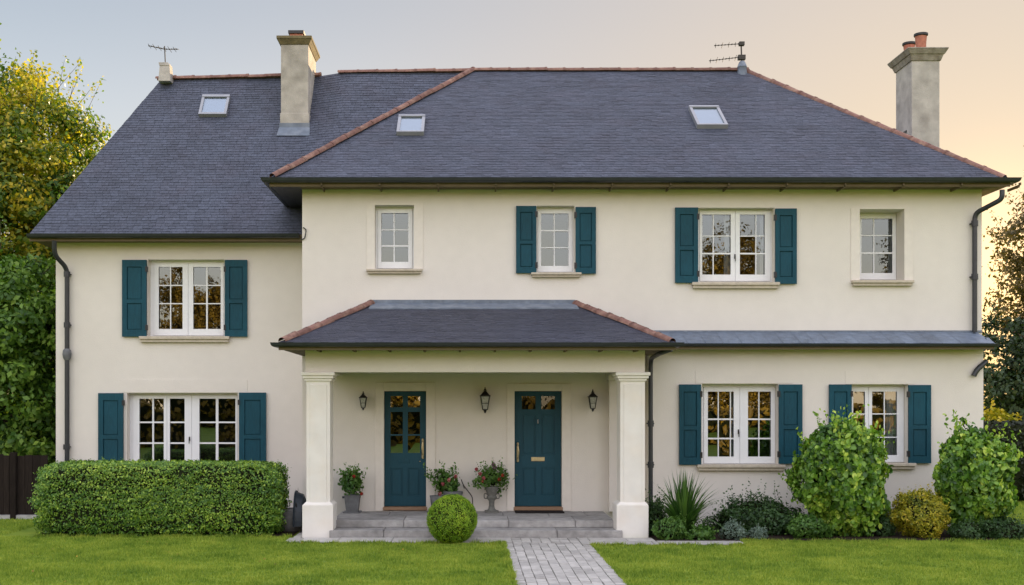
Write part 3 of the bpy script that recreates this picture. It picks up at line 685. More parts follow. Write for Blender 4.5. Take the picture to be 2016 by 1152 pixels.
# lean-to roof strip over the right ground floor
GE,GZ=-.60,Z(677,-.60); g0,g1=X(1290,GE),X(1958,GE); gt=Z(654,0)
m=MB(); planar((g0,GE,GZ),(g1,GE,GZ),(g0,-.004,gt),(g1-.03,-.004,gt),m,expo=.62,wd=.27,lift=.010,gap=.003)
lr=m.build('lean_to_roof',LEADS,house)
m=MB(); m.box(g0,XM1,-.016,-.004,gt-.01,gt+.03); m.frus((g1+.02,GE+.3,GZ-.05),.10,.62,(g1-.02,GE+.4,GZ+.12),.05,.35); m.build('flashing',LEAD,lr)
m=MB(); m.sweep([(g0,GE,GZ-.01),(g1,GE,GZ-.01),(g1,GE+.35,GZ-.01)],[(a*.6,b*.6) for a,b in GP]); m.build('gutter',GUT,lr,smooth=True)
m=MB(); m.box(g0,g1-.01,GE+.01,YG-.002,ZGE-.035,ZGE-.005); m.box(g0,g1-.005,GE+.002,GE+.02,ZGE-.06,GZ-.004); m.build('soffit',SOFF,lr)

# ---- skylights
def skylight(c4, plane, lbl=None):
    """c4: photo corners TL TR BR BL, plane: (point, normal)"""
    p0,n=Vector(plane[0]),Vector(plane[1]).normalized(); cam0=Vector((0,-D,H)); pts=[]
    for (px,py) in c4:
        d=P(px,py,0)-cam0; t=(p0-cam0).dot(n)/d.dot(n); pts.append(cam0+d*t)
    xc=sum(p.x for p in pts)/4; wdt=((pts[1]-pts[0]).length+(pts[2]-pts[3]).length)/2
    c=sum(pts,Vector())/4; vv=(pts[0]+pts[1]-pts[2]-pts[3])/2; u=Vector((1,0,0)); v=vv-u*vv.dot(u); hgt=v.length; v.normalize(); nn=u.cross(v)
    def quadbox(m,a,b,cc,d_,n0,n1):
        q=[c+u*a+v*cc,c+u*b+v*cc,c+u*b+v*d_,c+u*a+v*d_]; lo=[x+nn*n0 for x in q]; hi=[x+nn*n1 for x in q]
        m.face(hi); 
        for i in range(4): m.face([lo[i],lo[(i+1)%4],hi[(i+1)%4],hi[i]])
    hw,hh=wdt/2,hgt/2; fr=.055
    m=MB(); quadbox(m,-hw,hw,-hh,-hh+fr,0,.09); quadbox(m,-hw,hw,hh-fr*1.3,hh,0,.10); quadbox(m,-hw,-hw+fr,-hh+fr,hh-fr*1.3,0,.09); quadbox(m,hw-fr,hw,-hh+fr,hh-fr*1.3,0,.09)
    s=m.build('skylight',ALU,house)
    m=MB(); quadbox(m,-hw+fr,hw-fr,-hh+fr,hh-fr*1.3,.065,.07); m.build('pane',GLASSS,s)
    m=MB(); quadbox(m,-hw+fr,hw-fr,-hh+fr,hh-fr*1.3,.02,.03); m.build('blind',SKYF,s)
mn=(Vector(TA)-Vector(RA)); nM=Vector((0,-(ER-EZ),4.2-YE))
skylight([(403,194),(459,193),(442,231),(389,231)],(LA,nl)); skylight([(787,235),(839,235),(833,268),(779,268)],(RA,nM)); skylight([(1355,217),(1413,217),(1433,254),(1372,254)],(RA,nM))

# ---- chimneys
yc=3.22; a,b=X(553,yc),X(607,yc); zb=7.2; ztop=Z(88,yc)
m=MB(); m.box(a,b,yc,yc+1.15,zb,ztop); m.box(a-.015,b+.015,yc-.015,yc+1.165,zb,Z(223,yc))
ch=m.build('chimney',CHIM,house,bevel=.01); ch['label']='tall chimney rising from the left slope, with a mossy cap'
m=MB(); cx,cy=(a+b)/2,yc+.575
m.frus((cx,cy,ztop),b-a+.02,1.17,(cx,cy,ztop+.10),b-a+.14,1.29); m.box(a-.08,b+.08,yc-.08,yc+1.23,ztop+.10,ztop+.165); m.build('cap',CAPM,ch,bevel=.01)
m=MB(); pw=X(598,yc)-X(573,yc); zc=ztop+.165; m.box(cx-pw/2,cx+pw/2,yc+.2,yc+.5,zc,zc+.13); m.box(cx-pw/2-.02,cx+pw/2+.02,yc+.18,yc+.52,zc,zc+.03); m.build('chimney_pot',TERRA2,ch,bevel=.01)
m=MB(); m.box(cx-pw/2-.03,cx+pw/2+.03,yc+.17,yc+.53,zc+.13,zc+.19); m.build('cowl',BLACK,ch)
m=MB(); s_=(rz(-5)-LZ)/(4.2-LE)
yf0=yc-.17; zf0=lambda y: LZ+(rz((a+b)/2)-LZ)*(y-LE)/(4.2-LE)
m.face([(a-.06,yf0,zf0(yf0)+.045),(b+.05,yf0,zf0(yf0)+.045),(b+.03,yc-.005,zf0(yc)+.05),(a-.03,yc-.005,zf0(yc)+.05)]); m.box(a-.03,b+.03,yc-.025,yc-.016,zf0(yc)+.0,zf0(yc)+.11); m.build('flashing',LEAD,ch)
yc=3.3; a,b=X(1795,yc),X(1850,yc); dep=.85; ztop=Z(118,yc)
m=MB(); m.box(a,b,yc,yc+dep,0,ztop); m.box(a-.02,b+.02,yc-.02,yc+dep+.02,Z(295,yc)-.2,Z(291,yc)); c2=m.build('chimney',CHIM2,house,bevel=.012); c2['label']='grey end chimney with two clay pots'
m=MB(); cx,cy=(a+b)/2,yc+dep/2
m.frus((cx,cy,ztop-.02),b-a+.04,dep+.04,(cx,cy,ztop+.10),b-a+.12,dep+.14); m.frus((cx,cy,ztop+.10),b-a+.15,dep+.17,(cx,cy,ztop+.19),b-a+.25,dep+.27); m.box(a-.13,b+.13,yc-.14,yc+dep+.14,ztop+.19,ztop+.22); m.build('cap',CAPM2,c2,bevel=.008)
for (px,top,dy) in ((1813,66,.15),(1790,84,.68)):
    y=yc+dy; x=X(px,y); zb_=ztop+.22; zt=Z(top,y); m=MB(); h=zt-zb_
    m.lathe([(.10,0),(.10,.03),(.105,h*.5),(.12,h*.86)],(x,y,zb_),16); pot=m.build('chimney_pot',TERRA2,c2,smooth=True)
    m=MB(); m.lathe([(.125,h*.82),(.14,h*.86),(.14,h*.97),(.10,h)],(x,y,zb_),16); m.build('cowl',BLACK,c2,smooth=True)
m=MB(); y=yc-.0; m.box(a-.012,a+.02,yc+.25,yc+.75,Z(262,3.6),Z(262,3.6)+.05); m.build('bracket',BLACK,c2)

# ---- downpipes
def pipe(pts,rad=.042,collars=(),r=.14):
    m=MB(); m.tube(smooth_path(pts,r),rad,10); d=m.build('downpipe',GUT,house,smooth=True)
    for c in collars:
        m=MB(); m.tube([Vector(c)+Vector((0,0,-.05)),Vector(c)+Vector((0,0,.05))],rad*1.35,10); m.box(c[0]-.06,c[0]+.06,c[1]+.0,c[1]+.075,c[2]-.012,c[2]+.012); m.build('collar',GUT,d,smooth=True)
    return d
yp=YL-.08
d1=pipe([P(107,474,LE-.06),P(107,502,LE+.0),P(132,528,yp),P(132,915,yp),P(132,1000,yp)],.045,[P(132,640,yp),P(131,880,yp),P(132,540,yp)])
m=MB(); c=P(132,697,yp); m.lathe([(.05,-.12),(.075,-.07),(.085,.0),(.075,.07),(.05,.10)],c,14); m.build('hopper',POTG,d1,smooth=True)
yq=YG-.07
pipe([P(1322,688,PE+.4),P(1300,695,-1.9),P(1281,706,-1.2),P(1281,740,-1.2+.0),P(1281,760,-1.2),P(1281,1040,-1.2)],.038,[P(1281,834,-1.2),P(1281,915,-1.2)],.2)
yr=-.08
pipe([P(1973,374,YE-.03),P(1973,392,YE-.03),P(1920,420,yr),P(1919,440,yr),P(1919,654,yr)],.042,[P(1919,440,yr),P(1919,545,yr)],.12)
m=MB(); m.tube(smooth_path([P(1942,712,-.33),P(1924,727,-.36),P(1917,740,-.36)],.1),.045,10); m.build('downpipe',GUT,house,smooth=True)
# loose cable at the junction of the two roofs
m=MB(); m.tube(smooth_path([P(592,472,-.01),P(600,470,-.03),P(603,452,-.03),P(597,448,-.015)],.05),.010,6); m.build('cable',BLACK,house,smooth=True)
# garden tap
m=MB(); p=P(692,980,-.05); m.tube(smooth_path([p+Vector((0,.05,0)),p+Vector((-.03,-.09,.0)),p+Vector((-.10,-.12,.015))],.05),.03,10); m.tube(smooth_path([p+Vector((-.02,-.09,.0)),p+Vector((-.025,-.10,-.1))],.05),.038,10)
m.box(p.x-.15,p.x-.07,p.y-.14,p.y-.10,p.z-.0,p.z+.035); m.build('garden_tap',PLAS,house,smooth=True)

# ------------------------------------------------------------------ porch lanterns
def lantern():
    root=empty('wall_lantern',(0,0,0)); 
    m=MB()                                           # cage: tapered four sided, roof, finial, foot
    zt,zb=.10,-.13; wt,wb=.075,.042
    for sx,sy in ((-1,-1),(1,-1),(1,1),(-1,1)): m.tube([(sx*wb,sy*wb,zb),(sx*wt,sy*wt,zt)],.0085,6)
    m.frus((0,0,zt),.185,.185,(0,0,zt+.02),.185,.185); m.frus((0,0,zt+.02),.165,.165,(0,0,zt+.085),.05,.05); m.frus((0,0,zt+.085),.05,.05,(0,0,zt+.105),.062,.062)
    m.lathe([(.012,.0),(.022,.015),(.012,.03),(.006,.06)],(0,0,zt+.105),8)
    m.frus((0,0,zb-.015),.06,.06,(0,0,zb+.006),.10,.10); m.lathe([(.006,-.05),(.02,-.03),(.025,-.012),(.02,0)],(0,0,zb-.012),8)
    for z,w_ in ((-.02,.057),): 
        for sx in (-1,1): m.tube([(sx*w_,-w_,z),(sx*w_,w_,z)],.005,5); m.tube([(-w_,sx*w_,z),(w_,sx*w_,z)],.005,5)
    m.build('cage',BLACK,root,origin=(0,0,0))
    m=MB(); m.frus((0,0,zb+.006),.074,.074,(0,0,zt),.14,.14); m.build('glass',LANG,root,origin=(0,0,0))
    m=MB(); m.lathe([(.018,-.08),(.02,-.05),(.02,.0),(.012,.03)],(0,0,-.02),10); m.build('bulb',WHITE,root,smooth=True,origin=(0,0,0))
    m=MB(); m.tube(smooth_path([(0,.158,-.02),(0,.13,.10),(0,.10,.22),(0,.03,.25),(0,0,.20)],.06),.009,7); m.box(-.028,.028,.15,.165,-.09,.06); m.build('bracket',BLACK,root,origin=(0,0,0))
    return root
l0=lantern()
for i,(px,py,s,lb) in enumerate(((715,792,.74,'small black wall lantern beside the porch column, nearest the glazed teal door'),(955,792,1.0,'largest black wall lantern, on the wall between the two teal front doors'),(1167,792,.86,'black wall lantern right of the solid teal door with the brass letter box'))):
    o=l0 if i==0 else copy_tree(l0)
    o.location=P(px,py,-.165*s); o.scale=(s,s,s); tag(o,lb,'wall lantern','black lanterns on the porch wall')

# ------------------------------------------------------------------ aerials
def yagi(root, y, z, x0, x1, dz, n, el, nm='boom'):
    m=MB(); A=Vector((x0,y,z)); B=Vector((x1,y,z+dz)); m.tube([A,B],.008,6)
    for k in range(n):
        p=A.lerp(B,(k+.3)/n); q=el*(.7+.5*((k*7)%3)/2); m.tube([p+Vector((-.0,-q,-.02*((k%2)*2-1))),p+Vector((.02,q,.03*((k%2)*2-1)))],.005,5)
    for k in range(n):
        p=A.lerp(B,(k+.3)/n); m.box(p.x-.008,p.x+.008,p.y-.012,p.y+.012,p.z-.012,p.z+.012)
    m.build(nm,IRON,root)
y=4.05; e=empty('roof_aerial',P(327,158,y),'thin dark aerial on a pale stub at the left end of the roof ridge','aerial','aerials on the roof')
m=MB(); p=P(327,158,y); m.tube([p,P(324,91,y)],.012,6); m.build('mast',IRON,e)
yagi(e,y,Z(90,y),X(292,y),X(322,y),-.07,6,.10); yagi(e,y,Z(97,y),X(322,y),X(351,y),-.0,6,.10)
m=MB(); m.frus((p.x,y,p.z-.06),.26,.3,(p.x+.0,y,Z(128,y)),.20,.24); m.frus((p.x-.0,y,Z(133,y)),.22,.27,(p.x-.03,y,Z(126,y)),.20,.26); m.build('pedestal',CHIM2,e,bevel=.01)
y=4.1; e=empty('roof_aerial',P(1461,148,y),'aerial with two booms on a lead capped stub at the right end of the ridge','aerial','aerials on the roof')
p=P(1461,148,y); m=MB(); m.tube([p,P(1459,83,y)],.016,6); m.box(X(1455,y),X(1465,y),y-.05,y+.05,Z(90,y),Z(83,y)); m.box(X(1453,y),X(1467,y),y-.05,y+.05,Z(118,y),Z(109,y)); m.build('mast',IRON,e)
yagi(e,y,Z(90,y),X(1406,y),X(1458,y),.04,8,.09); yagi(e,y,Z(120,y),X(1396,y),X(1458,y),.08,10,.10)
m=MB(); m.lathe([(.11,-.05),(.105,.05),(.09,.14),(.105,.17),(.07,.26),(.05,.29)],p,14); m.build('pedestal',LEAD,e,smooth=True)

# ------------------------------------------------------------------ foliage tools
def leaf_verts(C,Nn,size,rng,asp=.55,fold=.25,droop=.3,rnd_leaf=False):
    """C centres, Nn outward normals, size array -> verts, faces"""
    n=len(C); rv=rng.normal(size=(n,3)); T=rv-Nn*(rv*Nn).sum(1,keepdims=True); T[:,2]-=droop
    T/=np.linalg.norm(T,axis=1,keepdims=True)+1e-9
    B=np.cross(Nn,T); B/=np.linalg.norm(B,axis=1,keepdims=True)+1e-9; N2=np.cross(T,B)
    s=size[:,None]
    v0=C-T*s*.5; v2=C+T*s*.5-N2*s*.08; v1=C+B*s*asp*.5+N2*s*fold*.3-T*s*.05; v3=C-B*s*asp*.5+N2*s*fold*.3-T*s*.05
    if rnd_leaf:
        a=.5*asp; cp=N2*s*fold*.35
        P_=[v0, C-T*s*.22+B*s*a*.85+cp, C+T*s*.16+B*s*a*.8+cp*.9, v2, C+T*s*.16-B*s*a*.8+cp*.9, C-T*s*.22-B*s*a*.85+cp]
        V=np.stack(P_,1).reshape(-1,3); k=np.arange(n)[:,None]*6
        return V,np.concatenate([k+np.array([0,1,2,3]),k+np.array([0,3,4,5])],0)
    V=np.stack([v0,v1,v2,v3],1).reshape(-1,3); Fc=np.arange(4*n).reshape(n,4)
    return V,Fc
def unit(a): return a/(np.linalg.norm(a,axis=1,keepdims=True)+1e-9)
class Lumps:
    def __init__(s,rng,k=40,amp=.12,width=.35): s.d=unit(rng.normal(size=(k,3))); s.a=rng.uniform(-amp,amp,k); s.w=width
    def __call__(s,d): return 1+(np.exp(-((1-d@s.d.T)/(s.w**2)))*s.a).sum(1)
def superell(d,e):                                   # radius of a unit superellipsoid along d
    return (np.abs(d)**e).sum(1)**(-1/e)
def core_mesh(rad,L,e,c,scale,n=18):
    V=[];Fc=[]
    th=np.linspace(0,math.pi,n); ph=np.linspace(0,2*math.pi,2*n,endpoint=False)
    for t in th:
        for p in ph: V.append((math.sin(t)*math.cos(p),math.sin(t)*math.sin(p),math.cos(t)))
    d=np.array(V); r=superell(d,e)*L(d)*scale; pts=d*r[:,None]*np.array(rad)+np.array(c); m=2*n
    for i in range(n-1):
        for k in range(m): Fc.append((i*m+k,(i+1)*m+k,(i+1)*m+(k+1)%m,i*m+(k+1)%m))
    return pts,np.array(Fc)
def shrub(name,c,rad,n,size,mats,label,cat,e=2.0,amp=.12,k=40,width=.35,depth=.12,jit=.8,asp=.6,group=None,shoots=0,core=.80,zmin=.01,seed=0,parent=None,droop=.3,shoot_len=.3,top_bias=0,up=.25,tone=0,clus=0,cspread=.10,cdepth=.10,unf=.42):
    rng=np.random.default_rng(seed+17); L=Lumps(rng,k,amp,width)
    d=unit(rng.normal(size=(n,3))); 
    r=superell(d,e)*L(d)*(1-np.abs(rng.normal(0,depth,n))+rng.normal(0,.012,n))
    coff=np.zeros(n)
    if clus:
        cd=unit(rng.normal(size=(clus,3))); ci=rng.integers(0,clus,n); cr0=-np.abs(rng.normal(0,cdepth,clus)); un=rng.uniform(0,1,n)<unf; d0=d.copy(); r_un=r*(1-cdepth*.55); coff=rng.uniform(-.28,.28,clus)[ci]
        off=rng.normal(0,cspread,(n,3)); d=unit(cd[ci]+off); lo_=np.linalg.norm(off,axis=1)/cspread
        r=superell(d,e)*L(d)*(1.03+cr0[ci]-.03*lo_**2*cspread/.1+rng.normal(0,depth*.35,n))
        d=np.where(un[:,None],d0,d); r=np.where(un,r_un,r); coff=np.where(un,0,coff)
    C=d*r[:,None]*np.array(rad)+np.array(c)
    Nn=unit(unit(d/np.array(rad))+rng.normal(0,jit*.6,(n,3))+np.array([0,0,up]))
    sz=size*rng.uniform(.5,1.4,n)
    # clump tint
    cl=Lumps(rng,70,.5,.18)(d)-1
    rn=np.clip(rng.uniform(0,1,n)*.6+.2+cl*.35+coff+tone*d[:,2],0,1)  # tone: light from above painted into upper leaf colour, along with new growth
    if shoots:
        sc=[];sn=[];ss=[];sr=[]
        for _ in range(shoots):
            dd=unit(rng.normal(size=(1,3))*np.array([.8,.8,.5])+np.array([[0,0,.75]]))[0]; p=dd*superell(dd[None],e)[0]*L(dd[None])[0]*np.array(rad)*.95+np.array(c)
            g_=unit((dd*.5+np.array([0,0,.9])+rng.normal(0,.35,3))[None])[0]; ln=shoot_len*rng.uniform(.4,1.1)
            for j in range(7):
                sc.append(p+g_*ln*j/6+rng.normal(0,size*.25,3)); sn.append(rng.normal(size=3)); ss.append(size*rng.uniform(.5,1.0)); sr.append(rng.uniform(.4,1))
        C=np.vstack([C,sc]); Nn=np.vstack([Nn,unit(np.array(sn))]); sz=np.concatenate([sz,ss]); rn=np.concatenate([rn,sr])
    ok=C[:,2]>zmin; C,Nn,sz,rn=C[ok],Nn[ok],sz[ok],rn[ok]
    big=size>.055; V,Fc=leaf_verts(C,Nn,sz,rng,asp=asp,droop=droop,rnd_leaf=big); rn=np.concatenate([rn,rn]) if big else rn; mi=np.zeros(len(Fc),int)
    if core:
        cv,cf=core_mesh(rad,L,e,c,core); cv[:,2]=np.maximum(cv[:,2],.006); Fc=np.vstack([Fc,cf+len(V)]); V=np.vstack([V,cv]); rn=np.concatenate([rn,np.full(len(cf),.2)]); mi=np.concatenate([mi,np.ones(len(cf),int)])
    o=fast_mesh(name,V,Fc,rn,[mats,CORE],parent,(c[0],c[1],0) if parent is None else tuple(ORG[parent.name]),mi)
    if label: tag(o,label,cat,group)
    return o
# ---- hedge, box ball, bed plants
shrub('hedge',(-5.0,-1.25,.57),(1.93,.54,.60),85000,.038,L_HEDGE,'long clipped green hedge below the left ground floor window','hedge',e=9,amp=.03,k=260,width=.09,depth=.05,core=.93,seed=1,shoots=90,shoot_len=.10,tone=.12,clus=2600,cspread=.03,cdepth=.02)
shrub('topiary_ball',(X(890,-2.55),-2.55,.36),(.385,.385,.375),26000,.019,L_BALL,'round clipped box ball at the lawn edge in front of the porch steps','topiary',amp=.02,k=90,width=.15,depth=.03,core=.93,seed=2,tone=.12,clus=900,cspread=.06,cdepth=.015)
shrub('shrub',(X(1660,-1.5),-1.5,.93),(.73,.62,.93),13500,.086,L_BUSH,'tall broad leaved bush covering half of the right hand ground floor window','shrub',e=2.4,amp=.22,k=70,width=.22,depth=.10,shoots=46,unf=.3,shoot_len=.34,core=.55,seed=3,group='broad leaved bushes',asp=.72,droop=.9,clus=420,cspread=.07,cdepth=.17)
shrub('shrub',(X(1914,-1.5),-1.5,.86),(.60,.55,.84),10800,.086,L_BUSH,'slightly smaller broad leaved bush at the right corner of the house','shrub',e=2.2,amp=.22,k=70,width=.22,depth=.10,shoots=42,unf=.3,shoot_len=.32,core=.55,seed=4,group='broad leaved bushes',asp=.72,droop=.9,clus=340,cspread=.075,cdepth=.17)
shrub('golden_shrub',(X(1808,-1.75),-1.75,.34),(.50,.42,.40),9000,.042,L_YEL,'low golden yellow rounded shrub between the two broad leaved bushes','shrub',amp=.2,k=60,width=.25,depth=.12,core=.72,seed=5,shoots=34,shoot_len=.16,clus=300,cspread=.09,cdepth=.10)
shrub('perennial',(X(1490,-1.3),-1.3,.22),(.80,.5,.34),9000,.052,L_DARK,'wide dark green perennial clump under the window right of the porch','plant',amp=.35,k=60,width=.25,depth=.16,core=.65,seed=6,shoots=60,shoot_len=.26,clus=220,cspread=.12,cdepth=.14)
shrub('perennial',(X(1590,-1.9),-1.9,.14),(.36,.3,.22),3000,.05,L_MID,'small bright green spreading mound left of the tall bush','plant',amp=.25,depth=.14,core=.65,seed=7,shoots=20,shoot_len=.14,clus=90,cspread=.14,cdepth=.14)
shrub('perennial',(X(1320,-2.05),-2.05,.16),(.29,.26,.22),3600,.04,L_MID,'round green mound in front of the spiky plant by the downpipe','plant',amp=.2,depth=.12,core=.7,seed=8,shoots=16,shoot_len=.1,clus=110,cspread=.13,cdepth=.12)
shrub('perennial',(X(1376,-2.1),-2.1,.08),(.24,.2,.15),1300,.055,L_MID,'small flopping green tuft at the foot of the spiky plant','plant',amp=.3,depth=.2,core=.55,seed=9,shoots=14,shoot_len=.14,clus=40,cspread=.18,cdepth=.16)
shrub('silver_plant',(X(1446,-2.1),-2.1,.12),(.20,.18,.17),2400,.032,L_GREY,'larger of two grey green cushion plants at the bed edge','plant',amp=.2,depth=.14,core=.7,seed=10,group='grey green cushion plants',shoots=14,shoot_len=.07,clus=90,cspread=.14,cdepth=.12)
shrub('silver_plant',(X(1493,-2.15),-2.15,.09),(.145,.14,.135),1600,.03,L_GREY,'smaller grey green cushion plant at the tip of the paving','plant',amp=.2,depth=.14,core=.7,seed=11,group='grey green cushion plants',shoots=10,shoot_len=.06,clus=70,cspread=.15,cdepth=.12)
shrub('perennial',(X(1740,-1.7),-1.7,.15),(.20,.2,.26),1500,.036,L_DARK,'feathery dark plant at the foot of the tall bush, beside the golden shrub','plant',amp=.3,depth=.2,core=.6,seed=12,shoots=24,shoot_len=.18,clus=50,cspread=.16,cdepth=.14)
shrub('perennial',(X(1905,-2.05),-2.05,.10),(.32,.25,.18),2000,.042,L_DARK,'low dark plant at the foot of the corner bush','plant',amp=.3,depth=.2,core=.65,seed=13,shoots=22,shoot_len=.14,clus=60,cspread=.16,cdepth=.14)
shrub('perennial',(X(1972,-1.95),-1.95,.13),(.40,.3,.22),2800,.046,L_DARK,'rightmost low dark green plant at the end of the bed','plant',amp=.3,depth=.2,core=.65,seed=14,shoots=26,shoot_len=.16,clus=80,cspread=.16,cdepth=.14)
shrub('perennial',(X(1290,-1.5),-1.5,.25),(.20,.25,.45),1500,.05,L_DARK,'dark upright plant squeezed between porch column and spiky plant','plant',amp=.3,depth=.2,core=.6,seed=15,shoots=22,shoot_len=.24,clus=50,cspread=.16,cdepth=.14)
# spiky plant
def blades(name,c,n,hmin,hmax,spread,mat,label,cat,wd=.022,parent=None,seed=0):
    rng=np.random.default_rng(seed); V=[];Fc=[];rn=[]
    for i in range(n):
        az=rng.uniform(0,2*math.pi); lean=abs(rng.normal(0,spread)); Lh=rng.uniform(hmin,hmax); w_=wd*rng.uniform(.6,1.2); K=6; b=len(V)
        dr=np.array([math.cos(az),math.sin(az),0]); sd_=np.array([-math.sin(az),math.cos(az),0]); p=np.array(c)+dr*rng.uniform(0,.10)+sd_*rng.normal(0,.03); an=lean*.5; r=rng.uniform()
        for k in range(K+1):
            t=k/K; ww=w_*(1-t**1.6)*(.6+.4*min(1,t*4)); V.append(p-sd_*ww); V.append(p+sd_*ww)
            p=p+(dr*math.sin(an)+np.array([0,0,1])*math.cos(an))*Lh/K; an+=lean*.75/K*2*rng.uniform(.7,1.3)
        for k in range(K): Fc.append((b+2*k,b+2*k+1,b+2*k+3,b+2*k+2)); rn.append(r)
    V=np.array(V); V[:,2]=np.maximum(V[:,2],.01)
    o=fast_mesh(name,V,np.array(Fc),rn,[mat],parent,(c[0],c[1],0) if parent is None else tuple(ORG[parent.name]))
    if label: tag(o,label,cat)
    return o
blades('spiky_plant',(X(1345,-1.75),-1.75,.03),320,.5,1.12,.62,L_BLADE,'large spiky plant with sword shaped leaves beside the right porch column','plant',seed=3,wd=.027)

# ---- potted plants on the porch
def petals(name,pts,rad,mat,parent,seed):
    rng=np.random.default_rng(seed)
    for p in pts:
        d=unit(rng.normal(size=(30,3))); C=np.array(p)+d*rad*rng.uniform(.5,1,(30,1))
        V,Fc=leaf_verts(C,d,np.full(len(C),rad*1.1),rng,asp=.9)
        fast_mesh(name,V,Fc,rng.uniform(0,1,len(Fc)),[mat],parent,tuple(ORG[parent.name]))
zf=.25
y=-.28; x=X(694,y); e=empty('potted_plant',(x,y,zf),'leafy plant with a red bloom in a tall grey pot, left of glazed door','potted plant','potted plants on the porch')
m=MB(); zt=Z(974,y); m.frus((x,y,zf+.02),.20,.20,(x,y,zt),.27,.27); m.box(x-.15,x+.15,y-.15,y+.15,zf,zf+.022); m.build('pot',POTG,e,bevel=.008)
shrub('foliage',(x+.02,y,Z(946,y)),(.20,.17,.25),1000,.06,L_MID,None,None,amp=.5,depth=.25,core=.4,seed=21,parent=e,shoots=22,shoot_len=.17,clus=26,cspread=.22,cdepth=.2,zmin=.3)
petals('flower',[P(697,938,y-.16),P(712,972,y-.12)],.032,F_RED,e,1)
y=-.32; x=X(880,y); e=empty('potted_plant',(x,y,zf),'red flowered plant in grey pots just behind the box ball','potted plant','potted plants on the porch')
m=MB(); m.lathe([(.11,0),(.13,.1),(.165,.30),(.18,.36),(.165,.37)],(x+.10,y+.02,zf),16); m.build('pot',POTG,e,smooth=True)
m=MB(); m.lathe([(.09,0),(.11,.1),(.13,.26),(.14,.30)],(x-.16,y-.05,zf),16); m.build('pot',POTG,e,smooth=True)
shrub('foliage',(x+.0,y,Z(952,y)),(.24,.17,.22),1000,.06,L_MID,None,None,amp=.5,depth=.25,core=.4,seed=22,parent=e,shoots=20,shoot_len=.16,clus=26,cspread=.22,cdepth=.2,zmin=.3)
petals('flower',[P(872,953,y-.17),P(884,945,y-.17),P(897,938,y-.15),P(866,972,y-.15)],.034,F_PINK,e,2)
y=-.25; x=X(968,y); e=empty('flower_urn',(x,y,zf),'weathered stone pedestal urn filled with mixed flowers, left of the solid teal door','flower urn')
m=MB(); zz=Z(972,y)-zf-.04
m.box(x-.12,x+.12,y-.12,y+.12,zf,zf+.03); m.lathe([(.10,.03),(.06,.06),(.045,.12),(.05,.2),(.085,.24),(.09,.27),(.05,.30),(.035,.34),(.035,zz-.08),(.06,zz-.04),(.09,zz+.06),(.12,zz+.14),(.125,zz+.16),(.10,zz+.16)],(x,y,zf),16); m.build('urn',URNS,e,smooth=True)
for s_ in (-1,1):
    m=MB(); m.tube(smooth_path([(x+s_*.05,y,zf+.30),(x+s_*.13,y,zf+.34),(x+s_*.13,y,zf+.24),(x+s_*.08,y,zf+.24)],.04),.010,6); m.build('handle',URNS,e,smooth=True)
shrub('foliage',(x-.01,y,Z(942,y)),(.30,.17,.17),1250,.055,L_MID,None,None,amp=.5,depth=.22,core=.4,seed=23,parent=e,shoots=26,clus=28,cspread=.22,cdepth=.2,shoot_len=.16,zmin=.3)
petals('flower',[P(945,933,y-.15),P(938,924,y-.1),P(952,942,y-.16)],.034,F_PINK,e,3); petals('flower',[P(971,914,y-.1),P(974,920,y-.12)],.034,F_PURP,e,4); petals('flower',[P(990,936,y-.14),P(983,944,y-.14),P(950,948,y-.15)],.03,F_RED,e,5)
# plant hook (thin bent rod) beside the pots
m=MB(); y=-.15; m.tube(smooth_path([P(931,1003,y),P(930,978,y),P(912,955,y),P(908,944,y)],.05),.010,6); m.tube([P(912,955,y),P(914,962,y-.05)],.008,5); tag(m.build('metal_rod',IRON,smooth=True),'thin bent metal rod leaning on the wall right of the red flowers','rod')
# doormat
m=MB(); m.box(X(1012,-.3)+.02,X(1110,-.3),-.42,-.06,.25,.266); tag(m.build('doormat',MATM),'dark doormat lying in front of the solid teal door','doormat')
# things tucked behind the left column
y=-.95; x=X(573,y); e=empty('stone_tub',(x,y,.012),'round grey stone tub between the hedge and the left porch column','tub')
m=MB(); m.lathe([(.15,0),(.21,.08),(.24,.22),(.22,.34),(.18,.37),(.16,.35)],(x,y,.012),20); m.build('tub',TUBG,e,smooth=True)
blades('foliage',(x+.04,y,.36),5,.2,.42,.25,L_DARK,None,None,.02,e,5)
x=X(600,-1.1); y=-1.1; e=empty('folded_barrow',(x,y,.0),'dark blue plastic barrow tipped up against the left porch column','barrow')
m=MB()
prof=[]; n=20
for k in range(n+1):
    a=math.pi*k/n; prof.append((math.cos(a),math.sin(a)))
ring=[]
for (dx,s_) in ((-.14,1.0),(-.02,.92),(.04,.7)):
    ring.append([(x+dx+ (.05*q[1] if False else 0)+.0,y+q[0]*.27*s_,.12+q[1]*.56*s_) for q in prof])
for i in range(2):
    for k in range(n): m.face([ring[i][k],ring[i][k+1],ring[i+1][k+1],ring[i+1][k]])
m.face(ring[2]); m.tube(ring[0],.02,6); m.build('tray',PLAS,e,smooth=True)
m=MB(); m.tube([(x-.02,y-.2,.05),(x-.12,y-.2,.5)],.018,8); m.tube([(x-.02,y+.2,.05),(x-.12,y+.2,.5)],.018,8); m.tube([(x-.03,y-.28,.03),(x-.03,y+.28,.03)],.02,8); m.build('frame',BLACK,e,smooth=True)

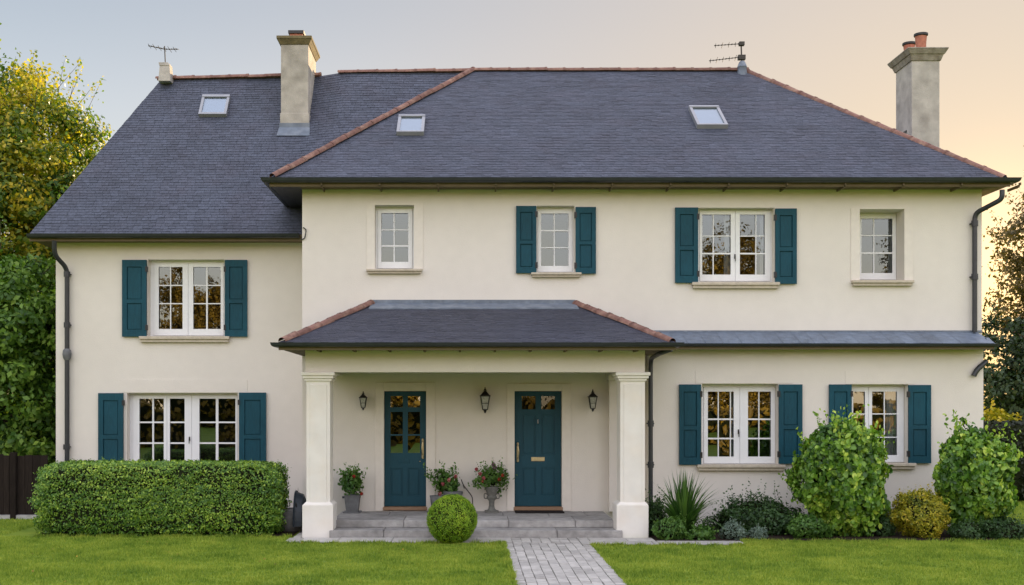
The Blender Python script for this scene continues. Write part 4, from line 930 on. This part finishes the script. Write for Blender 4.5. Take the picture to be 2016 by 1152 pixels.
# ------------------------------------------------------------------ trees
def tree(name,base,h,crown_c,crown_r,ncl,per,size,mat,label,cat='tree',group=None,seed=0,trunk_r=.2,clump=.45,shoots=0,shoot_len=1.0,amp=.25,fill=.45,tone=0,asp=.6,clip=None,bare=.0,ctv=.25,tw=0):
    rng=np.random.default_rng(seed+101); base=np.array(base,float); cc=np.array(crown_c,float); cr_=np.array(crown_r,float); L=Lumps(rng,40,amp,.4)
    root=empty(name,tuple(base),label,cat,group)
    d=unit(rng.normal(size=(ncl,3))); rr=(rng.uniform(fill**3,1,ncl))**(1/3); cl=d*(rr*L(d))[:,None]*cr_+cc
    if clip is not None: cl=cl[clip(cl)]
    ncl=len(cl)
    # trunk with limbs reaching clump centres
    m=MB(); top=cc+np.array([0,0,cr_[2]*.35]); tp=[base+(top-base)*t+np.append(rng.normal(0,.06,2),0)*(t>0) for t in np.linspace(0,1,7)]
    m.tube([tuple(p) for p in tp],[trunk_r*(1.25 if i==0 else 1-.85*i/6) for i in range(7)],9)
    pick=rng.choice(ncl,min(ncl,46),replace=False)
    for i in pick:
        q=cl[i]; t=np.clip((q[2]-base[2])/(top[2]-base[2])*.75-.1,.12,.95); s=base+(top-base)*t; mid=(s+q)/2+rng.normal(0,.12,3)+np.array([0,0,.15]); r0=trunk_r*.32*(1.1-t)
        m.tube([tuple(s),tuple((s+mid)/2),tuple(mid),tuple(q)],[r0+.02,r0*.75+.012,r0*.5+.01,.008],5)
    m.build('trunk',BARK,root,smooth=True)
    n=ncl*per; idx=np.repeat(np.arange(ncl),per); ld=unit(rng.normal(size=(n,3))); cs=clump*rng.uniform(.6,1.35,ncl)[idx]
    off=ld*(rng.uniform(.15,1,n)**.6*cs)[:,None]*np.array([1,1,.7]); C=cl[idx]+off
    out=unit((cl[idx]-cc)/cr_); Nn=unit(ld*.7+out*.4+np.array([0,0,.35])+rng.normal(0,.45,(n,3)))
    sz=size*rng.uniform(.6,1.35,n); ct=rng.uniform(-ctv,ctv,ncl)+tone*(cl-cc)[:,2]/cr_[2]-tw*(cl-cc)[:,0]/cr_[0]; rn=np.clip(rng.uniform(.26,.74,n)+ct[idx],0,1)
    twg=None
    if shoots:
        sc=[];sn=[];ss=[];sr=[]; mt=MB()
        for _ in range(shoots):
            dd=unit(rng.normal(size=(1,3))+np.array([[0,0,.5]])); p=(dd*L(dd)[:,None]*cr_+cc)[0]; dd=dd[0]
            if clip is not None and not clip(p[None])[0]: continue
            g_=unit((dd*.7+np.array([0,0,.7])+rng.normal(0,.3,3))[None])[0]; ln=shoot_len*rng.uniform(.4,1.1)
            mt.tube([tuple(p-g_*ln*.4),tuple(p+g_*ln*.85)],[.010,.003],4,cap=False)
            for j in range(38):
                u=rng.uniform(-.4,1); sc.append(p+g_*ln*u+rng.normal(0,size*(.35+.55*(1-u)),3)); sn.append(rng.normal(size=3)); ss.append(size*rng.uniform(.45,.95)); sr.append(rng.uniform(.2,.9))
        if sc:
            C=np.vstack([C,sc]); Nn=np.vstack([Nn,unit(np.array(sn))]); sz=np.concatenate([sz,ss]); rn=np.concatenate([rn,sr]); twg=mt
    ok=C[:,2]>.02; V,Fc=leaf_verts(C[ok],Nn[ok],sz[ok],rng,asp=asp)
    rn=rn[ok]; mi=np.zeros(len(Fc),int)
    if twg is not None:
        tf=np.array(twg.f)+len(V); V=np.vstack([V,np.array(twg.v)]); Fc=np.vstack([Fc,tf]); rn=np.concatenate([rn,np.full(len(tf),.5)]); mi=np.concatenate([mi,np.ones(len(tf),int)])
    fast_mesh('crown',V,Fc,rn,[mat,BARK],root,tuple(base),mi)
    return root
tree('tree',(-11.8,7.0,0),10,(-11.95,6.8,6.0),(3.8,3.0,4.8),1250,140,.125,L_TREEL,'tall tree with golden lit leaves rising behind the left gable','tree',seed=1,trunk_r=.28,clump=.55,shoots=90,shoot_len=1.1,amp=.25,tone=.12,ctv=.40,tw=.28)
tree('tree',(-9.9,3.6,0),5.5,(-10.0,3.4,2.75),(1.9,1.3,2.75),300,150,.13,L_TREED,'dark green leafy tree standing beside the left wing behind the fence','tree',seed=2,trunk_r=.14,clump=.5,shoots=30,shoot_len=.7,amp=.25)
tree('tree',(-13.2,2.4,0),6,(-12.2,2.4,3.2),(2.3,1.2,3.1),220,140,.14,L_TREED,'dark green tree at the far left edge beyond the fence','tree',seed=3,trunk_r=.16,clump=.55,shoots=20,shoot_len=.7,amp=.25)
# right side
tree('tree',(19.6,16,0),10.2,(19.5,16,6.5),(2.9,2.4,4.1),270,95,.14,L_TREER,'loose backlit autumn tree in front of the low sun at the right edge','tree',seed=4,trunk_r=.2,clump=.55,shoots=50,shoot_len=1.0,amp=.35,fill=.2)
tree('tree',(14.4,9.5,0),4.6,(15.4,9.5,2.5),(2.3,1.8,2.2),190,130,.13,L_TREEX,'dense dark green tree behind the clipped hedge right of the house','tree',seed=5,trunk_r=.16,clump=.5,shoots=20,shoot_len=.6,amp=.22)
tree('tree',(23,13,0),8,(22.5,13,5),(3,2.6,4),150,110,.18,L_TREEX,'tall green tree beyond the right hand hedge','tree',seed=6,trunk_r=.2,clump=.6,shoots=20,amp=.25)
shrub('golden_shrub',(12.9,7.2,1.0),(1.1,.7,1.1),2500,.13,L_YEL,'golden leaved shrub showing just above the dark hedge on the right','shrub',amp=.25,depth=.2,core=.75,seed=31,shoots=16,shoot_len=.3)
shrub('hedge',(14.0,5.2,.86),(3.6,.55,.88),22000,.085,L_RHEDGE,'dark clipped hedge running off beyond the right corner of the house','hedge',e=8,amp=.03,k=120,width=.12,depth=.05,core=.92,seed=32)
# left fence
fe=empty('board_fence',(-9.6,1.1,0),'dark weathered board fence beside the left wing, behind the hedge','fence')
m=MB(); x=-13.0
while x<XL0-.02:
    w_=random.uniform(.11,.15); m.box(x,x+w_-.006,1.1+random.uniform(-.006,.006),1.125,.08,1.18+random.uniform(-.03,.03)); x+=w_
m.build('board_panel',FENCE,fe)
m=MB(); m.box(-13,XL0-.02,1.126,1.17,.3,.38); m.box(-13,XL0-.02,1.126,1.17,1.0,1.08); m.build('rail',FENCE,fe)
for x in (-12.4,-10.4,-8.4): m=MB(); m.box(x-.05,x+.05,1.0,1.098,0,1.24); m.build('post',FENCE,fe)
m=MB(); m.box(-13,XL0-.02,1.02,1.16,0,.075); m.build('kerb_board',STONE,fe)

# trees across the garden, behind the viewpoint: what the panes and the door glass mirror
bk=[(-30,-48,11,'broad'),(-21,-50,13.0,'broad'),(-16.5,-52,12.4,'broad'),(-9.5,-49,10.4,'broad'),(-3.6,-50,11.3,'tall'),(2.2,-52,9.6,'broad'),(8.5,-50,9.8,'broad'),(15.8,-50,14.6,'broad'),(20.0,-53,13.5,'broad'),(27.5,-50,14.6,'tall'),(35,-50,11,'broad')]
for i,(x,y,h,kd) in enumerate(bk):
    rx=3.4 if kd=='broad' else 1.9
    tree('tree',(x,y,0),h,(x,y,h*.50),(rx,2.4,h*.49),200,110,.22,L_BACK,'autumn coloured tree in the row across the garden, mirrored in the window panes','tree','trees across the garden',seed=40+i,trunk_r=.25,clump=.95,amp=.3,fill=.3,ctv=.4)

shrub('hedge',(2,-44,1.0),(44,1.2,1.3),16000,.45,L_BACK,'tall russet hedge closing the far end of the garden, seen mirrored in the lower panes','hedge',e=8,amp=.05,k=200,width=.06,depth=.08,core=.9,seed=33)

# ------------------------------------------------------------------ grass blades
def grass():
    rng=np.random.default_rng(5); pts=[]
    def reg(x0,x1,y0,y1,dens):
        n=int((x1-x0)*(y1-y0)*dens); pts.append(np.stack([rng.uniform(x0,x1,n),rng.uniform(y0,y1,n)],1))
    reg(-7.5,7.6,-7.2,-2.6,2900); reg(-9.5,-7.5,-6.5,1.05,1500); reg(-7.5,-2.7,-2.6,-1.70,2400); reg(4.0,9.8,-2.9,-2.2,2600); reg(7.6,10.8,-6.5,-2.2,1700); reg(9.4,14.5,-2.4,5,900); reg(-10,11,-10,-7.2,350)
    p=np.vstack(pts); x,y=p[:,0],p[:,1]
    wob=.018*np.sin(y*5.1)+.014*np.sin(y*13.7+1)
    on=((x>PX0+.0+wob)&(x<PX1+wob)&(y<-2.0)) | ((x>-2.82)&(x<PX0+.2)&(y>-2.60+.015*np.sin(x*9))&(y<-1)) | ((x>PX1-.2)&(x<4.21)&(y>-2.86+.015*np.sin(x*8))) | ((x>4.2)&(x<9.8)&(y>-2.33+.06*np.sin(x*3.1)+.04*np.sin(x*7.7))&(y<-.2)) | ((x>-6.9)&(x<-2.8)&(y>-1.74))
    p=p[~on]; ed=[]
    def edge(x0,y0,x1,y1,nx,ny,dens=900):
        L=math.hypot(x1-x0,y1-y0); m=int(L*dens); t=rng.uniform(0,1,m); off=np.abs(rng.normal(0,.022,m))-.012
        cl=np.sin(t*L*6.1)+np.sin(t*L*17.3+1); k=rng.uniform(-1.5,2,m)<cl
        ed.append(np.stack([x0+(x1-x0)*t+nx*off,y0+(y1-y0)*t+ny*off],1)[k])
    edge(PX0,-7.2,PX0,-2.62,-1,0); edge(PX1,-7.2,PX1,-2.9,1,0); edge(-2.8,-2.62,PX0,-2.62,0,-1); edge(PX1,-2.88,4.2,-2.88,0,-1); edge(4.25,-2.40,9.8,-2.40,0,-1,600); edge(-6.9,-1.80,-2.8,-1.80,0,-1)
    ne=sum(len(e) for e in ed); p=np.vstack([p]+ed); n=len(p); h=rng.uniform(.015,.045,n)*(1+.5*np.sin(p[:,0]*7.3+2*np.sin(p[:,1]*5))*np.sin(p[:,1]*9.1+2*np.sin(p[:,0]*4))); h[-ne:]=rng.uniform(.03,.075,ne); az=rng.uniform(0,2*np.pi,n); w_=rng.uniform(.0035,.0065,n)*1.3; ln=rng.normal(0,.5,n)*h; la=rng.uniform(0,2*np.pi,n)
    b=np.stack([p[:,0],p[:,1],np.zeros(n)],1); s=np.stack([np.cos(az)*w_,np.sin(az)*w_,np.zeros(n)],1); tp=b+np.stack([np.cos(la)*ln,np.sin(la)*ln,h],1)
    V=np.stack([b-s,b+s,tp],1).reshape(-1,3); Fc=np.arange(3*n).reshape(n,3)
    tag(fast_mesh('grass',V,Fc,rng.uniform(0,1,n),[GRASS]),'short mown green lawn grass',None,None,'stuff')
grass()
rng=np.random.default_rng(77); n=80
C=np.stack([rng.uniform(-6.5,9,n),-2.5-np.abs(rng.normal(0,1.6,n)),np.full(n,.04)],1); C=C[~((C[:,0]>PX0-.1)&(C[:,0]<PX1+.1)&(C[:,1]<-2))]; C[:,2]+=rng.uniform(0,.008,len(C))
V,Fc=leaf_verts(C,unit(rng.normal(0,.25,(len(C),3))+np.array([0,0,1])),rng.uniform(.02,.045,len(C)),rng,asp=.7,droop=0)
tag(fast_mesh('fallen_leaves',V,Fc,rng.uniform(0,1,len(Fc)),[L_BACK]),'small dry fallen leaves scattered thinly over the lawn',None,None,'stuff')
